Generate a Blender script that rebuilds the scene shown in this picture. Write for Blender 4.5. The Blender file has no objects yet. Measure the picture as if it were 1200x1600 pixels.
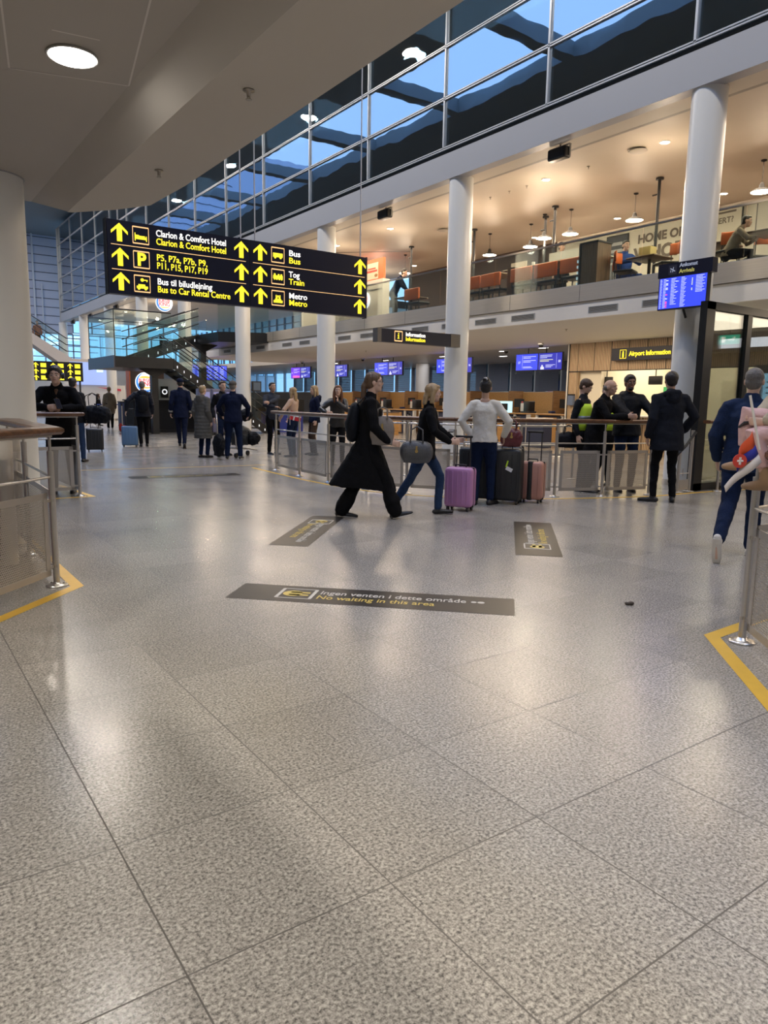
import bpy, bmesh, math, random
import numpy as np
from mathutils import Vector, Matrix, Euler
random.seed(7)
PI = math.pi
R = math.radians
scene = bpy.context.scene
COL = scene.collection

# ------------------------------------------------------------------ camera, world, lights, exposure
cam_d = bpy.data.cameras.new('camera')
cam = bpy.data.objects.new('camera', cam_d)
COL.objects.link(cam)
scene.camera = cam
FPX = 1124.26
cam_d.sensor_fit = 'VERTICAL'
cam_d.sensor_height = 24.0
cam_d.lens = FPX * 24.0 / 1600.0
cam_d.clip_start = 0.05
cam_d.clip_end = 500
YAW, PITCH, ROLL = R(35.30086), R(8.78123), R(-0.95525)
_f = Vector((math.sin(YAW) * math.cos(PITCH), math.cos(YAW) * math.cos(PITCH), -math.sin(PITCH)))
_r = Vector((math.cos(YAW), -math.sin(YAW), 0))
_d = _f.cross(_r)
_r2 = math.cos(ROLL) * _r + math.sin(ROLL) * _d
_d2 = -math.sin(ROLL) * _r + math.cos(ROLL) * _d
_u = -_d2
cam.matrix_world = Matrix(((_r2.x, _u.x, -_f.x, 0), (_r2.y, _u.y, -_f.y, 0), (_r2.z, _u.z, -_f.z, 1.36), (0, 0, 0, 1)))

scene.view_settings.view_transform = 'Standard'
scene.view_settings.look = 'None'
scene.view_settings.gamma = 1.0
scene.view_settings.use_curve_mapping = False
scene.view_settings.exposure = 0.12

world = bpy.data.worlds.new('evening_sky')
scene.world = world
world.use_nodes = True
wn = world.node_tree
wn.nodes.clear()
w_out = wn.nodes.new('ShaderNodeOutputWorld')
w_bg = wn.nodes.new('ShaderNodeBackground')
w_tc = wn.nodes.new('ShaderNodeTexCoord')
w_sep = wn.nodes.new('ShaderNodeSeparateXYZ')
w_ramp = wn.nodes.new('ShaderNodeValToRGB')
w_ramp.color_ramp.elements[0].color = (0.17, 0.29, 0.42, 1)
w_ramp.color_ramp.elements[1].color = (0.22, 0.40, 0.86, 1)
wn.links.new(w_tc.outputs['Generated'], w_sep.inputs[0])
wn.links.new(w_sep.outputs['Z'], w_ramp.inputs[0])
wn.links.new(w_ramp.outputs[0], w_bg.inputs[0])
w_bg.inputs[1].default_value = 4.0
wn.links.new(w_bg.outputs[0], w_out.inputs[0])

def area(name, loc, sx, sy, power, color, rot=(0, 0, 0), shape='RECTANGLE', spread=180):
    l = bpy.data.lights.new(name, 'AREA')
    l.shape = shape
    l.size = sx
    if shape in ('RECTANGLE', 'ELLIPSE'):
        l.size_y = sy
    l.energy = power
    l.color = color
    l.spread = R(spread)
    o = bpy.data.objects.new(name, l)
    COL.objects.link(o)
    o.location = loc
    o.rotation_euler = rot
    return o

WARM = (1.0, 0.80, 0.58)
NEUT = (1.0, 0.95, 0.88)
COOL = (0.70, 0.83, 1.0)
# the hall's own ceiling light banks: high atrium roof, low ceilings
for y in (0, 7, 14, 21, 28, 36, 44, 52):
    area('atrium_roof_light', (6.6, y, 12.9), 0.6, 0.6, 330, (1.0, 0.90, 0.78), shape='DISK')
for y in (-2, 6, 14, 22, 30):
    area('lower_ceiling_light', (15.0, y, 3.16), 3.5, 5.5, 170, WARM)
    area('desk_ceiling_light', (20.5, y + 3, 3.16), 3.0, 5, 70, (0.95, 0.92, 0.95))
for y in (0, 7, 14, 21, 28, 35, 42, 50):
    area('restaurant_ceiling_light', (14.6, y, 6.40), 3.0, 5, 230, WARM)

# ------------------------------------------------------------------ materials
MATS = {}
def mat(name, col, rough=0.5, metal=0.0, nscale=0, namt=0.0, bump=0.0, emit=None, estr=1.0, spec=0.5, bscale=None, coat=0.0, stretch=None, sheen=0.0):
    if name in MATS:
        return MATS[name]
    m = bpy.data.materials.new(name)
    m.use_nodes = True
    nt = m.node_tree
    b = nt.nodes['Principled BSDF']
    b.inputs['Base Color'].default_value = (*col, 1)
    b.inputs['Roughness'].default_value = rough
    b.inputs['Metallic'].default_value = metal
    b.inputs['Specular IOR Level'].default_value = spec
    if coat:
        b.inputs['Coat Weight'].default_value = coat
    if sheen:
        b.inputs['Sheen Weight'].default_value = sheen
    if emit:
        b.inputs['Emission Color'].default_value = (*emit, 1)
        b.inputs['Emission Strength'].default_value = estr
    if nscale:
        tc = nt.nodes.new('ShaderNodeTexCoord')
        mp = nt.nodes.new('ShaderNodeMapping')
        if stretch:
            mp.inputs['Scale'].default_value = stretch
        nt.links.new(tc.outputs['Object'], mp.inputs[0])
        nz = nt.nodes.new('ShaderNodeTexNoise')
        nz.inputs['Scale'].default_value = nscale
        nz.inputs['Detail'].default_value = 4
        nt.links.new(mp.outputs[0], nz.inputs['Vector'])
        if namt:
            mx = nt.nodes.new('ShaderNodeMix')
            mx.data_type = 'RGBA'
            mx.inputs[6].default_value = (*[max(0, c * (1 - namt)) for c in col], 1)
            mx.inputs[7].default_value = (*[min(1, c * (1 + namt)) for c in col], 1)
            nt.links.new(nz.outputs['Fac'], mx.inputs[0])
            nt.links.new(mx.outputs[2], b.inputs['Base Color'])
        if bump:
            bp = nt.nodes.new('ShaderNodeBump')
            bp.inputs['Strength'].default_value = bump
            bp.inputs['Distance'].default_value = 0.02
            nt.links.new(nz.outputs['Fac'], bp.inputs['Height'])
            nt.links.new(bp.outputs[0], b.inputs['Normal'])
    MATS[name] = m
    return m

def mathn(nt, op, a, b=None):
    n = nt.nodes.new('ShaderNodeMath')
    n.operation = op
    for i, v in enumerate((a, b)):
        if v is None:
            continue
        if isinstance(v, (int, float)):
            n.inputs[i].default_value = v
        else:
            nt.links.new(v, n.inputs[i])
    return n.outputs[0]

def floor_material():
    m = bpy.data.materials.new('polished_granite_tiles')
    m.use_nodes = True
    nt = m.node_tree
    b = nt.nodes['Principled BSDF']
    tc = nt.nodes.new('ShaderNodeTexCoord')
    sp = nt.nodes.new('ShaderNodeSeparateXYZ')
    nt.links.new(tc.outputs['Object'], sp.inputs[0])
    u = mathn(nt, 'DIVIDE', mathn(nt, 'SUBTRACT', sp.outputs[0], 0.5133 - 60 * 0.5966), 0.5966)
    v = mathn(nt, 'DIVIDE', mathn(nt, 'SUBTRACT', sp.outputs[1], 3.9079 - 60 * 0.6013), 0.6013)
    lines = None
    for c, s in ((u, 0.5966), (v, 0.6013)):
        f = mathn(nt, 'FRACT', c)
        g = mathn(nt, 'ABSOLUTE', mathn(nt, 'SUBTRACT', f, 0.5))
        l = mathn(nt, 'GREATER_THAN', g, 0.5 - 0.0024 / s)
        lines = l if lines is None else mathn(nt, 'MAXIMUM', lines, l)
    cmb = nt.nodes.new('ShaderNodeCombineXYZ')
    nt.links.new(mathn(nt, 'FLOOR', u), cmb.inputs[0])
    nt.links.new(mathn(nt, 'FLOOR', v), cmb.inputs[1])
    wnz = nt.nodes.new('ShaderNodeTexWhiteNoise')
    nt.links.new(cmb.outputs[0], wnz.inputs['Vector'])
    # stone grains: two noise octaves plus cells
    n1 = nt.nodes.new('ShaderNodeTexNoise'); n1.inputs['Scale'].default_value = 95; n1.inputs['Detail'].default_value = 3; n1.inputs['Roughness'].default_value = 0.65
    n2 = nt.nodes.new('ShaderNodeTexVoronoi'); n2.inputs['Scale'].default_value = 115
    n3 = nt.nodes.new('ShaderNodeTexNoise'); n3.inputs['Scale'].default_value = 1.3; n3.inputs['Detail'].default_value = 3
    for n in (n1, n2, n3):
        nt.links.new(tc.outputs['Object'], n.inputs['Vector'])
    r1 = nt.nodes.new('ShaderNodeValToRGB')
    e = r1.color_ramp.elements
    e[0].position = 0.34; e[0].color = (0.115, 0.107, 0.098, 1)
    e[1].position = 0.62; e[1].color = (0.43, 0.400, 0.360, 1)
    e2 = r1.color_ramp.elements.new(0.47); e2.color = (0.27, 0.250, 0.224, 1)
    nt.links.new(n1.outputs['Fac'], r1.inputs[0])
    hsv = nt.nodes.new('ShaderNodeHueSaturation')
    vcol = nt.nodes.new('ShaderNodeSeparateColor')
    nt.links.new(n2.outputs['Color'], vcol.inputs[0])
    val = mathn(nt, 'ADD', mathn(nt, 'MULTIPLY', vcol.outputs[0], 0.36), 0.82)
    val = mathn(nt, 'MULTIPLY', val, mathn(nt, 'ADD', mathn(nt, 'MULTIPLY', wnz.outputs['Value'], 0.16), 0.92))
    nt.links.new(r1.outputs[0], hsv.inputs['Color'])
    nt.links.new(val, hsv.inputs['Value'])
    mx = nt.nodes.new('ShaderNodeMix'); mx.data_type = 'RGBA'
    nt.links.new(lines, mx.inputs[0])
    nt.links.new(hsv.outputs[0], mx.inputs[6])
    mx.inputs[7].default_value = (0.10, 0.09, 0.08, 1)
    nt.links.new(mx.outputs[2], b.inputs['Base Color'])
    rg = mathn(nt, 'ADD', mathn(nt, 'MULTIPLY', n3.outputs['Fac'], 0.16), 0.14)
    rg = mathn(nt, 'ADD', rg, mathn(nt, 'MULTIPLY', lines, 0.4))
    nt.links.new(rg, b.inputs['Roughness'])
    b.inputs['Specular IOR Level'].default_value = 0.62
    bp = nt.nodes.new('ShaderNodeBump'); bp.inputs['Strength'].default_value = 0.10; bp.inputs['Distance'].default_value = 0.004
    nt.links.new(n1.outputs['Fac'], bp.inputs['Height'])
    nt.links.new(bp.outputs[0], b.inputs['Normal'])
    return m

def glass_material(name, tint, refl, rough=0.02, back=None):
    """thin glazing: tinted see-through plus mirror reflection that grows at grazing angles"""
    m = bpy.data.materials.new(name)
    m.use_nodes = True
    nt = m.node_tree
    nt.nodes.clear()
    out = nt.nodes.new('ShaderNodeOutputMaterial')
    tr = nt.nodes.new('ShaderNodeBsdfTransparent'); tr.inputs[0].default_value = (*tint, 1)
    gl = nt.nodes.new('ShaderNodeBsdfGlossy'); gl.inputs['Roughness'].default_value = rough
    gl.inputs[0].default_value = (0.9, 0.95, 1.0, 1)
    lw = nt.nodes.new('ShaderNodeLayerWeight'); lw.inputs[0].default_value = 0.35
    fac = mathn(nt, 'ADD', mathn(nt, 'MULTIPLY', lw.outputs['Fresnel'], 0.6 if refl > .05 else 0.3), refl)
    fac = mathn(nt, 'MINIMUM', fac, 0.95)
    mx = nt.nodes.new('ShaderNodeMixShader')
    nt.links.new(fac, mx.inputs[0]); nt.links.new(tr.outputs[0], mx.inputs[1]); nt.links.new(gl.outputs[0], mx.inputs[2])
    if name == 'reflective_facade_glass':   # panes are never quite flat
        tc = nt.nodes.new('ShaderNodeTexCoord'); nz = nt.nodes.new('ShaderNodeTexNoise'); nz.inputs['Scale'].default_value = 0.5
        nt.links.new(tc.outputs['Object'], nz.inputs['Vector'])
        bp = nt.nodes.new('ShaderNodeBump'); bp.inputs['Strength'].default_value = 0.12; bp.inputs['Distance'].default_value = 0.08
        nt.links.new(nz.outputs['Fac'], bp.inputs['Height']); nt.links.new(bp.outputs[0], gl.inputs['Normal'])
    nt.links.new(mx.outputs[0], out.inputs[0])
    MATS[name] = m
    return m

def perforated_material():
    m = bpy.data.materials.new('perforated_steel_sheet')
    m.use_nodes = True
    nt = m.node_tree
    b = nt.nodes['Principled BSDF']
    b.inputs['Base Color'].default_value = (0.50, 0.46, 0.41, 1)
    b.inputs['Metallic'].default_value = 0.75
    b.inputs['Roughness'].default_value = 0.42
    out = nt.nodes['Material Output']
    tc = nt.nodes.new('ShaderNodeTexCoord')
    sp = nt.nodes.new('ShaderNodeSeparateXYZ')
    nt.links.new(tc.outputs['UV'], sp.inputs[0])
    p = 0.0145
    vr = mathn(nt, 'DIVIDE', sp.outputs[1], p)
    row = mathn(nt, 'FLOOR', vr)
    uu = mathn(nt, 'ADD', mathn(nt, 'DIVIDE', sp.outputs[0], p * 1.15), mathn(nt, 'MULTIPLY', row, 0.5))
    du = mathn(nt, 'MULTIPLY', mathn(nt, 'SUBTRACT', mathn(nt, 'FRACT', uu), 0.5), 1.15)
    dv = mathn(nt, 'SUBTRACT', mathn(nt, 'FRACT', vr), 0.5)
    d = mathn(nt, 'ADD', mathn(nt, 'MULTIPLY', du, du), mathn(nt, 'MULTIPLY', dv, dv))
    hole = mathn(nt, 'LESS_THAN', d, 0.34 ** 2)
    tr = nt.nodes.new('ShaderNodeBsdfTransparent')
    mx = nt.nodes.new('ShaderNodeMixShader')
    nt.links.new(hole, mx.inputs[0]); nt.links.new(b.outputs[0], mx.inputs[1]); nt.links.new(tr.outputs[0], mx.inputs[2])
    nt.links.new(mx.outputs[0], out.inputs[0])
    return m

def slat_material():
    m = bpy.data.materials.new('vertical_oak_slats')
    m.use_nodes = True
    nt = m.node_tree
    b = nt.nodes['Principled BSDF']
    tc = nt.nodes.new('ShaderNodeTexCoord'); sp = nt.nodes.new('ShaderNodeSeparateXYZ')
    nt.links.new(tc.outputs['Object'], sp.inputs[0])
    s = mathn(nt, 'ADD', sp.outputs[1], sp.outputs[0])
    f = mathn(nt, 'FRACT', mathn(nt, 'DIVIDE', s, 0.055))
    gap = mathn(nt, 'LESS_THAN', f, 0.27)
    f2 = mathn(nt, 'FRACT', mathn(nt, 'DIVIDE', s, 0.60))
    gap2 = mathn(nt, 'LESS_THAN', f2, 0.035)
    g = mathn(nt, 'MAXIMUM', gap, gap2)
    mp = nt.nodes.new('ShaderNodeMapping'); mp.inputs['Scale'].default_value = (9, 9, 0.6)
    nt.links.new(tc.outputs['Object'], mp.inputs[0])
    nz = nt.nodes.new('ShaderNodeTexNoise'); nz.inputs['Scale'].default_value = 3
    nt.links.new(mp.outputs[0], nz.inputs['Vector'])
    rp = nt.nodes.new('ShaderNodeValToRGB')
    rp.color_ramp.elements[0].color = (0.42, 0.28, 0.16, 1); rp.color_ramp.elements[1].color = (0.74, 0.54, 0.34, 1)
    nt.links.new(nz.outputs['Fac'], rp.inputs[0])
    mx = nt.nodes.new('ShaderNodeMix'); mx.data_type = 'RGBA'
    nt.links.new(g, mx.inputs[0]); nt.links.new(rp.outputs[0], mx.inputs[6]); mx.inputs[7].default_value = (0.05, 0.035, 0.025, 1)
    nt.links.new(mx.outputs[2], b.inputs['Base Color'])
    b.inputs['Roughness'].default_value = 0.55
    return m

def wood_material(name, c0, c1, stretch=(1, 12, 12), rough=0.3, coat=0.3):
    m = bpy.data.materials.new(name)
    m.use_nodes = True
    nt = m.node_tree
    b = nt.nodes['Principled BSDF']
    tc = nt.nodes.new('ShaderNodeTexCoord'); mp = nt.nodes.new('ShaderNodeMapping'); mp.inputs['Scale'].default_value = stretch
    nt.links.new(tc.outputs['Object'], mp.inputs[0])
    nz = nt.nodes.new('ShaderNodeTexNoise'); nz.inputs['Scale'].default_value = 2.5; nz.inputs['Detail'].default_value = 6
    nt.links.new(mp.outputs[0], nz.inputs['Vector'])
    rp = nt.nodes.new('ShaderNodeValToRGB')
    rp.color_ramp.elements[0].color = (*c0, 1); rp.color_ramp.elements[1].color = (*c1, 1)
    rp.color_ramp.elements[0].position = 0.35; rp.color_ramp.elements[1].position = 0.7
    nt.links.new(nz.outputs['Fac'], rp.inputs[0]); nt.links.new(rp.outputs[0], b.inputs['Base Color'])
    b.inputs['Roughness'].default_value = rough
    b.inputs['Coat Weight'].default_value = coat
    MATS[name] = m
    return m

FLOOR = floor_material()
PERF = perforated_material()
SLAT = slat_material()
WHITE = mat('white_paint', (0.72, 0.71, 0.68), 0.45, nscale=1.2, namt=0.02)
COLW = mat('white_column_enamel', (0.74, 0.74, 0.72), 0.28, nscale=1.0, namt=0.02)
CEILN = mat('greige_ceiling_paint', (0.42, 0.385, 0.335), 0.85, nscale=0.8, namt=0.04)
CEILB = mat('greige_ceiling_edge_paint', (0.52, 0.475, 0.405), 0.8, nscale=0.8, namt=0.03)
CEILR = mat('satin_restaurant_ceiling', (0.56, 0.49, 0.40), 0.52, nscale=1.5, namt=0.06)
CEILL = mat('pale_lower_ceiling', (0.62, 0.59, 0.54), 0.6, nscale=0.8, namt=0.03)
CEILD = mat('deep_ceiling_painted_dim', (0.42, 0.42, 0.43), 0.4, nscale=0.8, namt=0.03)  # darker, bluer look under window light is put into this ceiling colour
FASC = mat('grey_fascia_enamel', (0.37, 0.38, 0.41), 0.45, nscale=0.7, namt=0.03)
DARKGAP = mat('dark_reveal', (0.05, 0.052, 0.055), 0.6)
STEEL = mat('brushed_steel', (0.62, 0.59, 0.55), 0.30, 0.95, nscale=3, namt=0.05, stretch=(1, 1, 60))
BAND = mat('brushed_steel_band', (0.66, 0.60, 0.52), 0.36, 0.6, nscale=2, namt=0.12, stretch=(1, 0.5, 30))
ALU = mat('aluminium_mullion', (0.50, 0.51, 0.52), 0.4, 0.6)
BLACK = mat('black_satin', (0.012, 0.012, 0.013), 0.38)
BLACKM = mat('black_matte', (0.012, 0.012, 0.014), 0.75)
CHAR = mat('charcoal_steel', (0.03, 0.03, 0.033), 0.45, 0.3)
SIGNB = mat('dark_navy_sign_face', (0.006, 0.007, 0.022), 0.35)
YEL = mat('lit_yellow_lettering', (0.9, 0.75, 0.05), 0.5, emit=(1.0, 0.83, 0.03), estr=1.0)
WHT = mat('lit_white_lettering', (0.9, 0.9, 0.9), 0.5, emit=(1.0, 0.97, 0.9), estr=0.95)
ORL = mat('lit_orange_rule', (0.9, 0.5, 0.2), 0.5, emit=(1.0, 0.62, 0.28), estr=0.8)
TAPE = mat('yellow_floor_tape', (0.72, 0.43, 0.035), 0.45, nscale=9, namt=0.12)
STICK = mat('black_floor_vinyl', (0.022, 0.019, 0.017), 0.33, nscale=5, namt=0.2, spec=0.3)
STW = mat('worn_white_print', (0.55, 0.53, 0.48), 0.4)
STY = mat('worn_yellow_print', (0.62, 0.46, 0.10), 0.4)
WOODR = wood_material('varnished_walnut_handrail', (0.075, 0.030, 0.012), (0.19, 0.08, 0.03), rough=0.38, coat=0.15)
WOODO = wood_material('honey_oak_panel', (0.50, 0.27, 0.09), (0.66, 0.38, 0.14), rough=0.4, coat=0.1)
WOODD = wood_material('dark_stained_wood', (0.055, 0.03, 0.018), (0.13, 0.075, 0.04), rough=0.4, coat=0.1)
ORANGE = mat('orange_leatherette', (0.68, 0.15, 0.03), 0.45, nscale=6, namt=0.1)
GLASSF = glass_material('reflective_facade_glass', (0.42, 0.52, 0.56), 0.34, 0.01)
GLASSC = glass_material('clear_balustrade_glass', (0.86, 0.92, 0.90), 0.02, 0.02)
GLASSW = glass_material('window_glass', (0.80, 0.90, 0.95), 0.04, 0.02)
GLASSG = glass_material('clear_partition_glass', (0.72, 0.74, 0.70), 0.10, 0.01)
LAMPW = mat('warm_lamp', (1, 1, 1), emit=(1.0, 0.86, 0.62), estr=9)
LAMPN = mat('neutral_lamp', (1, 1, 1), emit=(1.0, 0.95, 0.88), estr=6)

# ------------------------------------------------------------------ mesh builder
class MB:
    def __init__(self):
        self.bm = bmesh.new()
        self.uv = None
    def add(self, vs, fs, smooth=False):
        v = [self.bm.verts.new(Vector(p)) for p in vs]
        out = []
        for f in fs:
            try:
                fc = self.bm.faces.new([v[i] for i in f]); fc.smooth = smooth; out.append(fc)
            except ValueError:
                pass
        return out
    def box(self, c, s, rz=0.0, rot=None):
        M = Matrix.Rotation(rz, 3, 'Z') if rot is None else Euler(rot).to_matrix()
        vs = []
        for x in (-.5, .5):
            for y in (-.5, .5):
                for z in (-.5, .5):
                    vs.append(Vector(c) + M @ Vector((x * s[0], y * s[1], z * s[2])))
        self.add(vs, [(0, 1, 3, 2), (4, 6, 7, 5), (0, 4, 5, 1), (2, 3, 7, 6), (0, 2, 6, 4), (1, 5, 7, 3)])
        return self
    def span(self, a, b):
        c = [(a[i] + b[i]) / 2 for i in range(3)]
        s = [abs(b[i] - a[i]) for i in range(3)]
        return self.box(c, s)
    def rbox(self, c, s, r=0.02, rz=0.0, seg=3):
        """box with rounded vertical edges and softened top and bottom"""
        hx, hy, hz = s[0] / 2, s[1] / 2, s[2] / 2
        r = min(r, hx * .95, hy * .95, hz * .95)
        M = Matrix.Rotation(rz, 3, 'Z')
        rings = []
        for k in range(seg + 1):
            a = PI / 2 * k / seg
            rings.append((r * (1 - math.sin(a)), -hz + r * (1 - math.cos(a))))
        rings = [(o, z) for o, z in rings] + [(o, -z) for o, z in reversed(rings)]
        vs = []; n = 4 * (seg + 1)
        for o, z in rings:
            rr = max(r - o, 0.0005)
            for q, (sx, sy) in enumerate(((1, 1), (-1, 1), (-1, -1), (1, -1))):
                for k in range(seg + 1):
                    a = PI / 2 * (q + k / seg)
                    p = Vector((sx * (hx - r) + rr * math.cos(a), sy * (hy - r) + rr * math.sin(a), z))
                    vs.append(Vector(c) + M @ p)
        fs = []
        for i in range(len(rings) - 1):
            for j in range(n):
                fs.append((i * n + j, i * n + (j + 1) % n, (i + 1) * n + (j + 1) % n, (i + 1) * n + j))
        fs.append(tuple(reversed(range(n)))); fs.append(tuple(range((len(rings) - 1) * n, len(rings) * n)))
        self.add(vs, fs, True)
        return self
    def cyl(self, p0, p1, r0, r1=None, seg=16, cap=True):
        p0, p1 = Vector(p0), Vector(p1)
        r1 = r0 if r1 is None else r1
        t = (p1 - p0).normalized()
        a = t.orthogonal().normalized(); b = t.cross(a)
        vs = []
        for p, r in ((p0, r0), (p1, r1)):
            for k in range(seg):
                q = 2 * PI * k / seg
                vs.append(p + r * (math.cos(q) * a + math.sin(q) * b))
        self.add(vs, [(k, (k + 1) % seg, seg + (k + 1) % seg, seg + k) for k in range(seg)], True)
        if cap:
            self.add(vs[:seg], [tuple(reversed(range(seg)))]); self.add(vs[seg:], [tuple(range(seg))])
        return self
    def lathe(self, c, prof, seg=24, axis='Z'):
        vs = []
        for r, z in prof:
            for k in range(seg):
                q = 2 * PI * k / seg
                p = Vector((r * math.cos(q), r * math.sin(q), z))
                if axis == 'Y':
                    p = Vector((p.x, p.z, p.y))
                if axis == 'X':
                    p = Vector((p.z, p.x, p.y))
                vs.append(Vector(c) + p)
        fs = [(i * seg + k, i * seg + (k + 1) % seg, (i + 1) * seg + (k + 1) % seg, (i + 1) * seg + k) for i in range(len(prof) - 1) for k in range(seg)]
        self.add(vs, fs, True)
        return self
    def prism(self, poly, z0, z1):
        n = len(poly)
        vs = [(x, y, z0) for x, y in poly] + [(x, y, z1) for x, y in poly]
        fs = [tuple(reversed(range(n))), tuple(range(n, 2 * n))] + [(i, (i + 1) % n, n + (i + 1) % n, n + i) for i in range(n)]
        self.add(vs, fs)
        return self
    def poly3(self, pts, thick):
        """flat outline of 3D points given a thickness along its normal"""
        pts = [Vector(p) for p in pts]
        nrm = (pts[1] - pts[0]).cross(pts[2] - pts[0]).normalized() * thick
        n = len(pts)
        self.add(pts + [p + nrm for p in pts], [tuple(reversed(range(n))), tuple(range(n, 2 * n))] + [(i, (i + 1) % n, n + (i + 1) % n, n + i) for i in range(n)])
        return self
    def tube(self, pts, r, seg=10, ry=None, side=None, closed=False):
        """lofted tube; r a number or list; ry optional second radius"""
        pts = [Vector(p) for p in pts]
        n = len(pts)
        rs = r if isinstance(r, (list, tuple)) else [r] * n
        rys = rs if ry is None else (ry if isinstance(ry, (list, tuple)) else [ry] * n)
        vs = []; prev = None
        for i, p in enumerate(pts):
            t = (pts[min(i + 1, n - 1)] - pts[max(i - 1, 0)])
            t = t.normalized() if t.length > 1e-9 else Vector((0, 0, 1))
            if side is not None:
                a = Vector(side); a = (a - t * a.dot(t))
                a = a.normalized() if a.length > 1e-6 else t.orthogonal().normalized()
            elif prev is None:
                a = t.orthogonal().normalized()
            else:
                a = (prev - t * prev.dot(t)).normalized()
            prev = a
            b = t.cross(a)
            for k in range(seg):
                q = 2 * PI * k / seg
                vs.append(p + rs[i] * math.cos(q) * a + rys[i] * math.sin(q) * b)
        fs = [(i * seg + k, i * seg + (k + 1) % seg, (i + 1) * seg + (k + 1) % seg, (i + 1) * seg + k) for i in range(n - 1) for k in range(seg)]
        fs.append(tuple(reversed(range(seg)))); fs.append(tuple(range((n - 1) * seg, n * seg)))
        self.add(vs, fs, True)
        return self
    def limb(self, pts, r, seg=14, ry=None, side=None):
        """tube with rounded ends, for organic shapes"""
        pts = [Vector(p) for p in pts]
        r = list(r) if isinstance(r, (list, tuple)) else [r] * len(pts)
        ry = list(r) if ry is None else list(ry)
        def ends(p, q, ra, rb):
            d = (p - q).normalized()
            m = min(ra, rb)
            return [(p + d * m * math.sin(a), ra * math.cos(a), rb * math.cos(a)) for a in (PI * .47, PI * .36, PI * .2)]
        e0 = ends(pts[0], pts[1], r[0], ry[0]); e1 = list(reversed(ends(pts[-1], pts[-2], r[-1], ry[-1])))
        P = [e[0] for e in e0] + pts + [e[0] for e in e1]
        A = [e[1] for e in e0] + r + [e[1] for e in e1]
        B = [e[2] for e in e0] + ry + [e[2] for e in e1]
        return self.tube(P, A, seg, B, side)
    def ell(self, c, rad, M=None, seg=20, rings=12):
        M = Matrix.Identity(3) if M is None else M
        vs = [Vector(c) + M @ Vector((0, 0, -rad[2]))]
        for i in range(1, rings):
            a = -PI / 2 + PI * i / rings
            for k in range(seg):
                q = 2 * PI * k / seg
                vs.append(Vector(c) + M @ Vector((rad[0] * math.cos(a) * math.cos(q), rad[1] * math.cos(a) * math.sin(q), rad[2] * math.sin(a))))
        vs.append(Vector(c) + M @ Vector((0, 0, rad[2])))
        fs = [(0, 1 + (k + 1) % seg, 1 + k) for k in range(seg)]
        for i in range(rings - 2):
            fs += [(1 + i * seg + k, 1 + i * seg + (k + 1) % seg, 1 + (i + 1) * seg + (k + 1) % seg, 1 + (i + 1) * seg + k) for k in range(seg)]
        L = len(vs) - 1; o = 1 + (rings - 2) * seg
        fs += [(o + k, o + (k + 1) % seg, L) for k in range(seg)]
        self.add(vs, fs, True)
        return self
    def uvquad(self, p0, ux, uz, w, h):
        """one upright sheet with metre-scaled UVs"""
        if self.uv is None:
            self.uv = self.bm.loops.layers.uv.new('UVMap')
        p0, ux, uz = Vector(p0), Vector(ux), Vector(uz)
        v = [self.bm.verts.new(p0 + ux * a + uz * b) for a, b in ((0, 0), (w, 0), (w, h), (0, h))]
        f = self.bm.faces.new(v)
        for l, c in zip(f.loops, ((0, 0), (w, 0), (w, h), (0, h))):
            l[self.uv].uv = c
        return self
    def mesh(self, name):
        me = bpy.data.meshes.new(name)
        bmesh.ops.recalc_face_normals(self.bm, faces=self.bm.faces[:]) if self.uv is None else None
        self.bm.to_mesh(me)
        self.bm.free()
        return me
    def build(self, name, material, parent=None, world=False, label=None):
        me = self.mesh(name)
        return link_mesh(name, me, material, parent, world, label)

WM = {}   # world matrices of things built so far
def link_mesh(name, me, material, parent=None, world=False, label=None):
    if world and parent is not None:
        root = parent
        while root.parent is not None:
            root = root.parent
        me.transform(root.matrix_basis.inverted())
    if material is not None:
        me.materials.append(material)
    o = bpy.data.objects.new(name, me)
    COL.objects.link(o)
    if parent is not None:
        o.parent = parent
    if label:
        o['label'] = label
    return o

def thing(name, label, cat, loc=(0, 0, 0), rz=0.0, group=None):
    o = bpy.data.objects.new(name, None)
    COL.objects.link(o)
    o.empty_display_size = 0.1
    o.location = loc
    o.rotation_euler = (0, 0, rz)
    o.matrix_basis = Matrix.Translation(Vector(loc)) @ Matrix.Rotation(rz, 4, 'Z')
    o['label'] = label; o['category'] = cat
    if group:
        o['group'] = group
    return o

def tag(o, label, cat, group=None, kind=None):
    o['label'] = label; o['category'] = cat
    if group:
        o['group'] = group
    if kind:
        o['kind'] = kind
    return o

def struct(name, mb, m, label=None):
    o = mb.build(name, m)
    o['kind'] = 'structure'
    if label:
        o['label'] = label
    return o

def dup(root, loc, rz=0.0, label=None, group=None):
    r = root.copy(); COL.objects.link(r)
    r.location = loc; r.rotation_euler = (0, 0, rz)
    if label: r['label'] = label
    if group: r['group'] = group
    for ch in list(root.children):
        c = ch.copy(); COL.objects.link(c); c.parent = r
        for g in list(ch.children):
            d = g.copy(); COL.objects.link(d); d.parent = c
    return r

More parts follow.
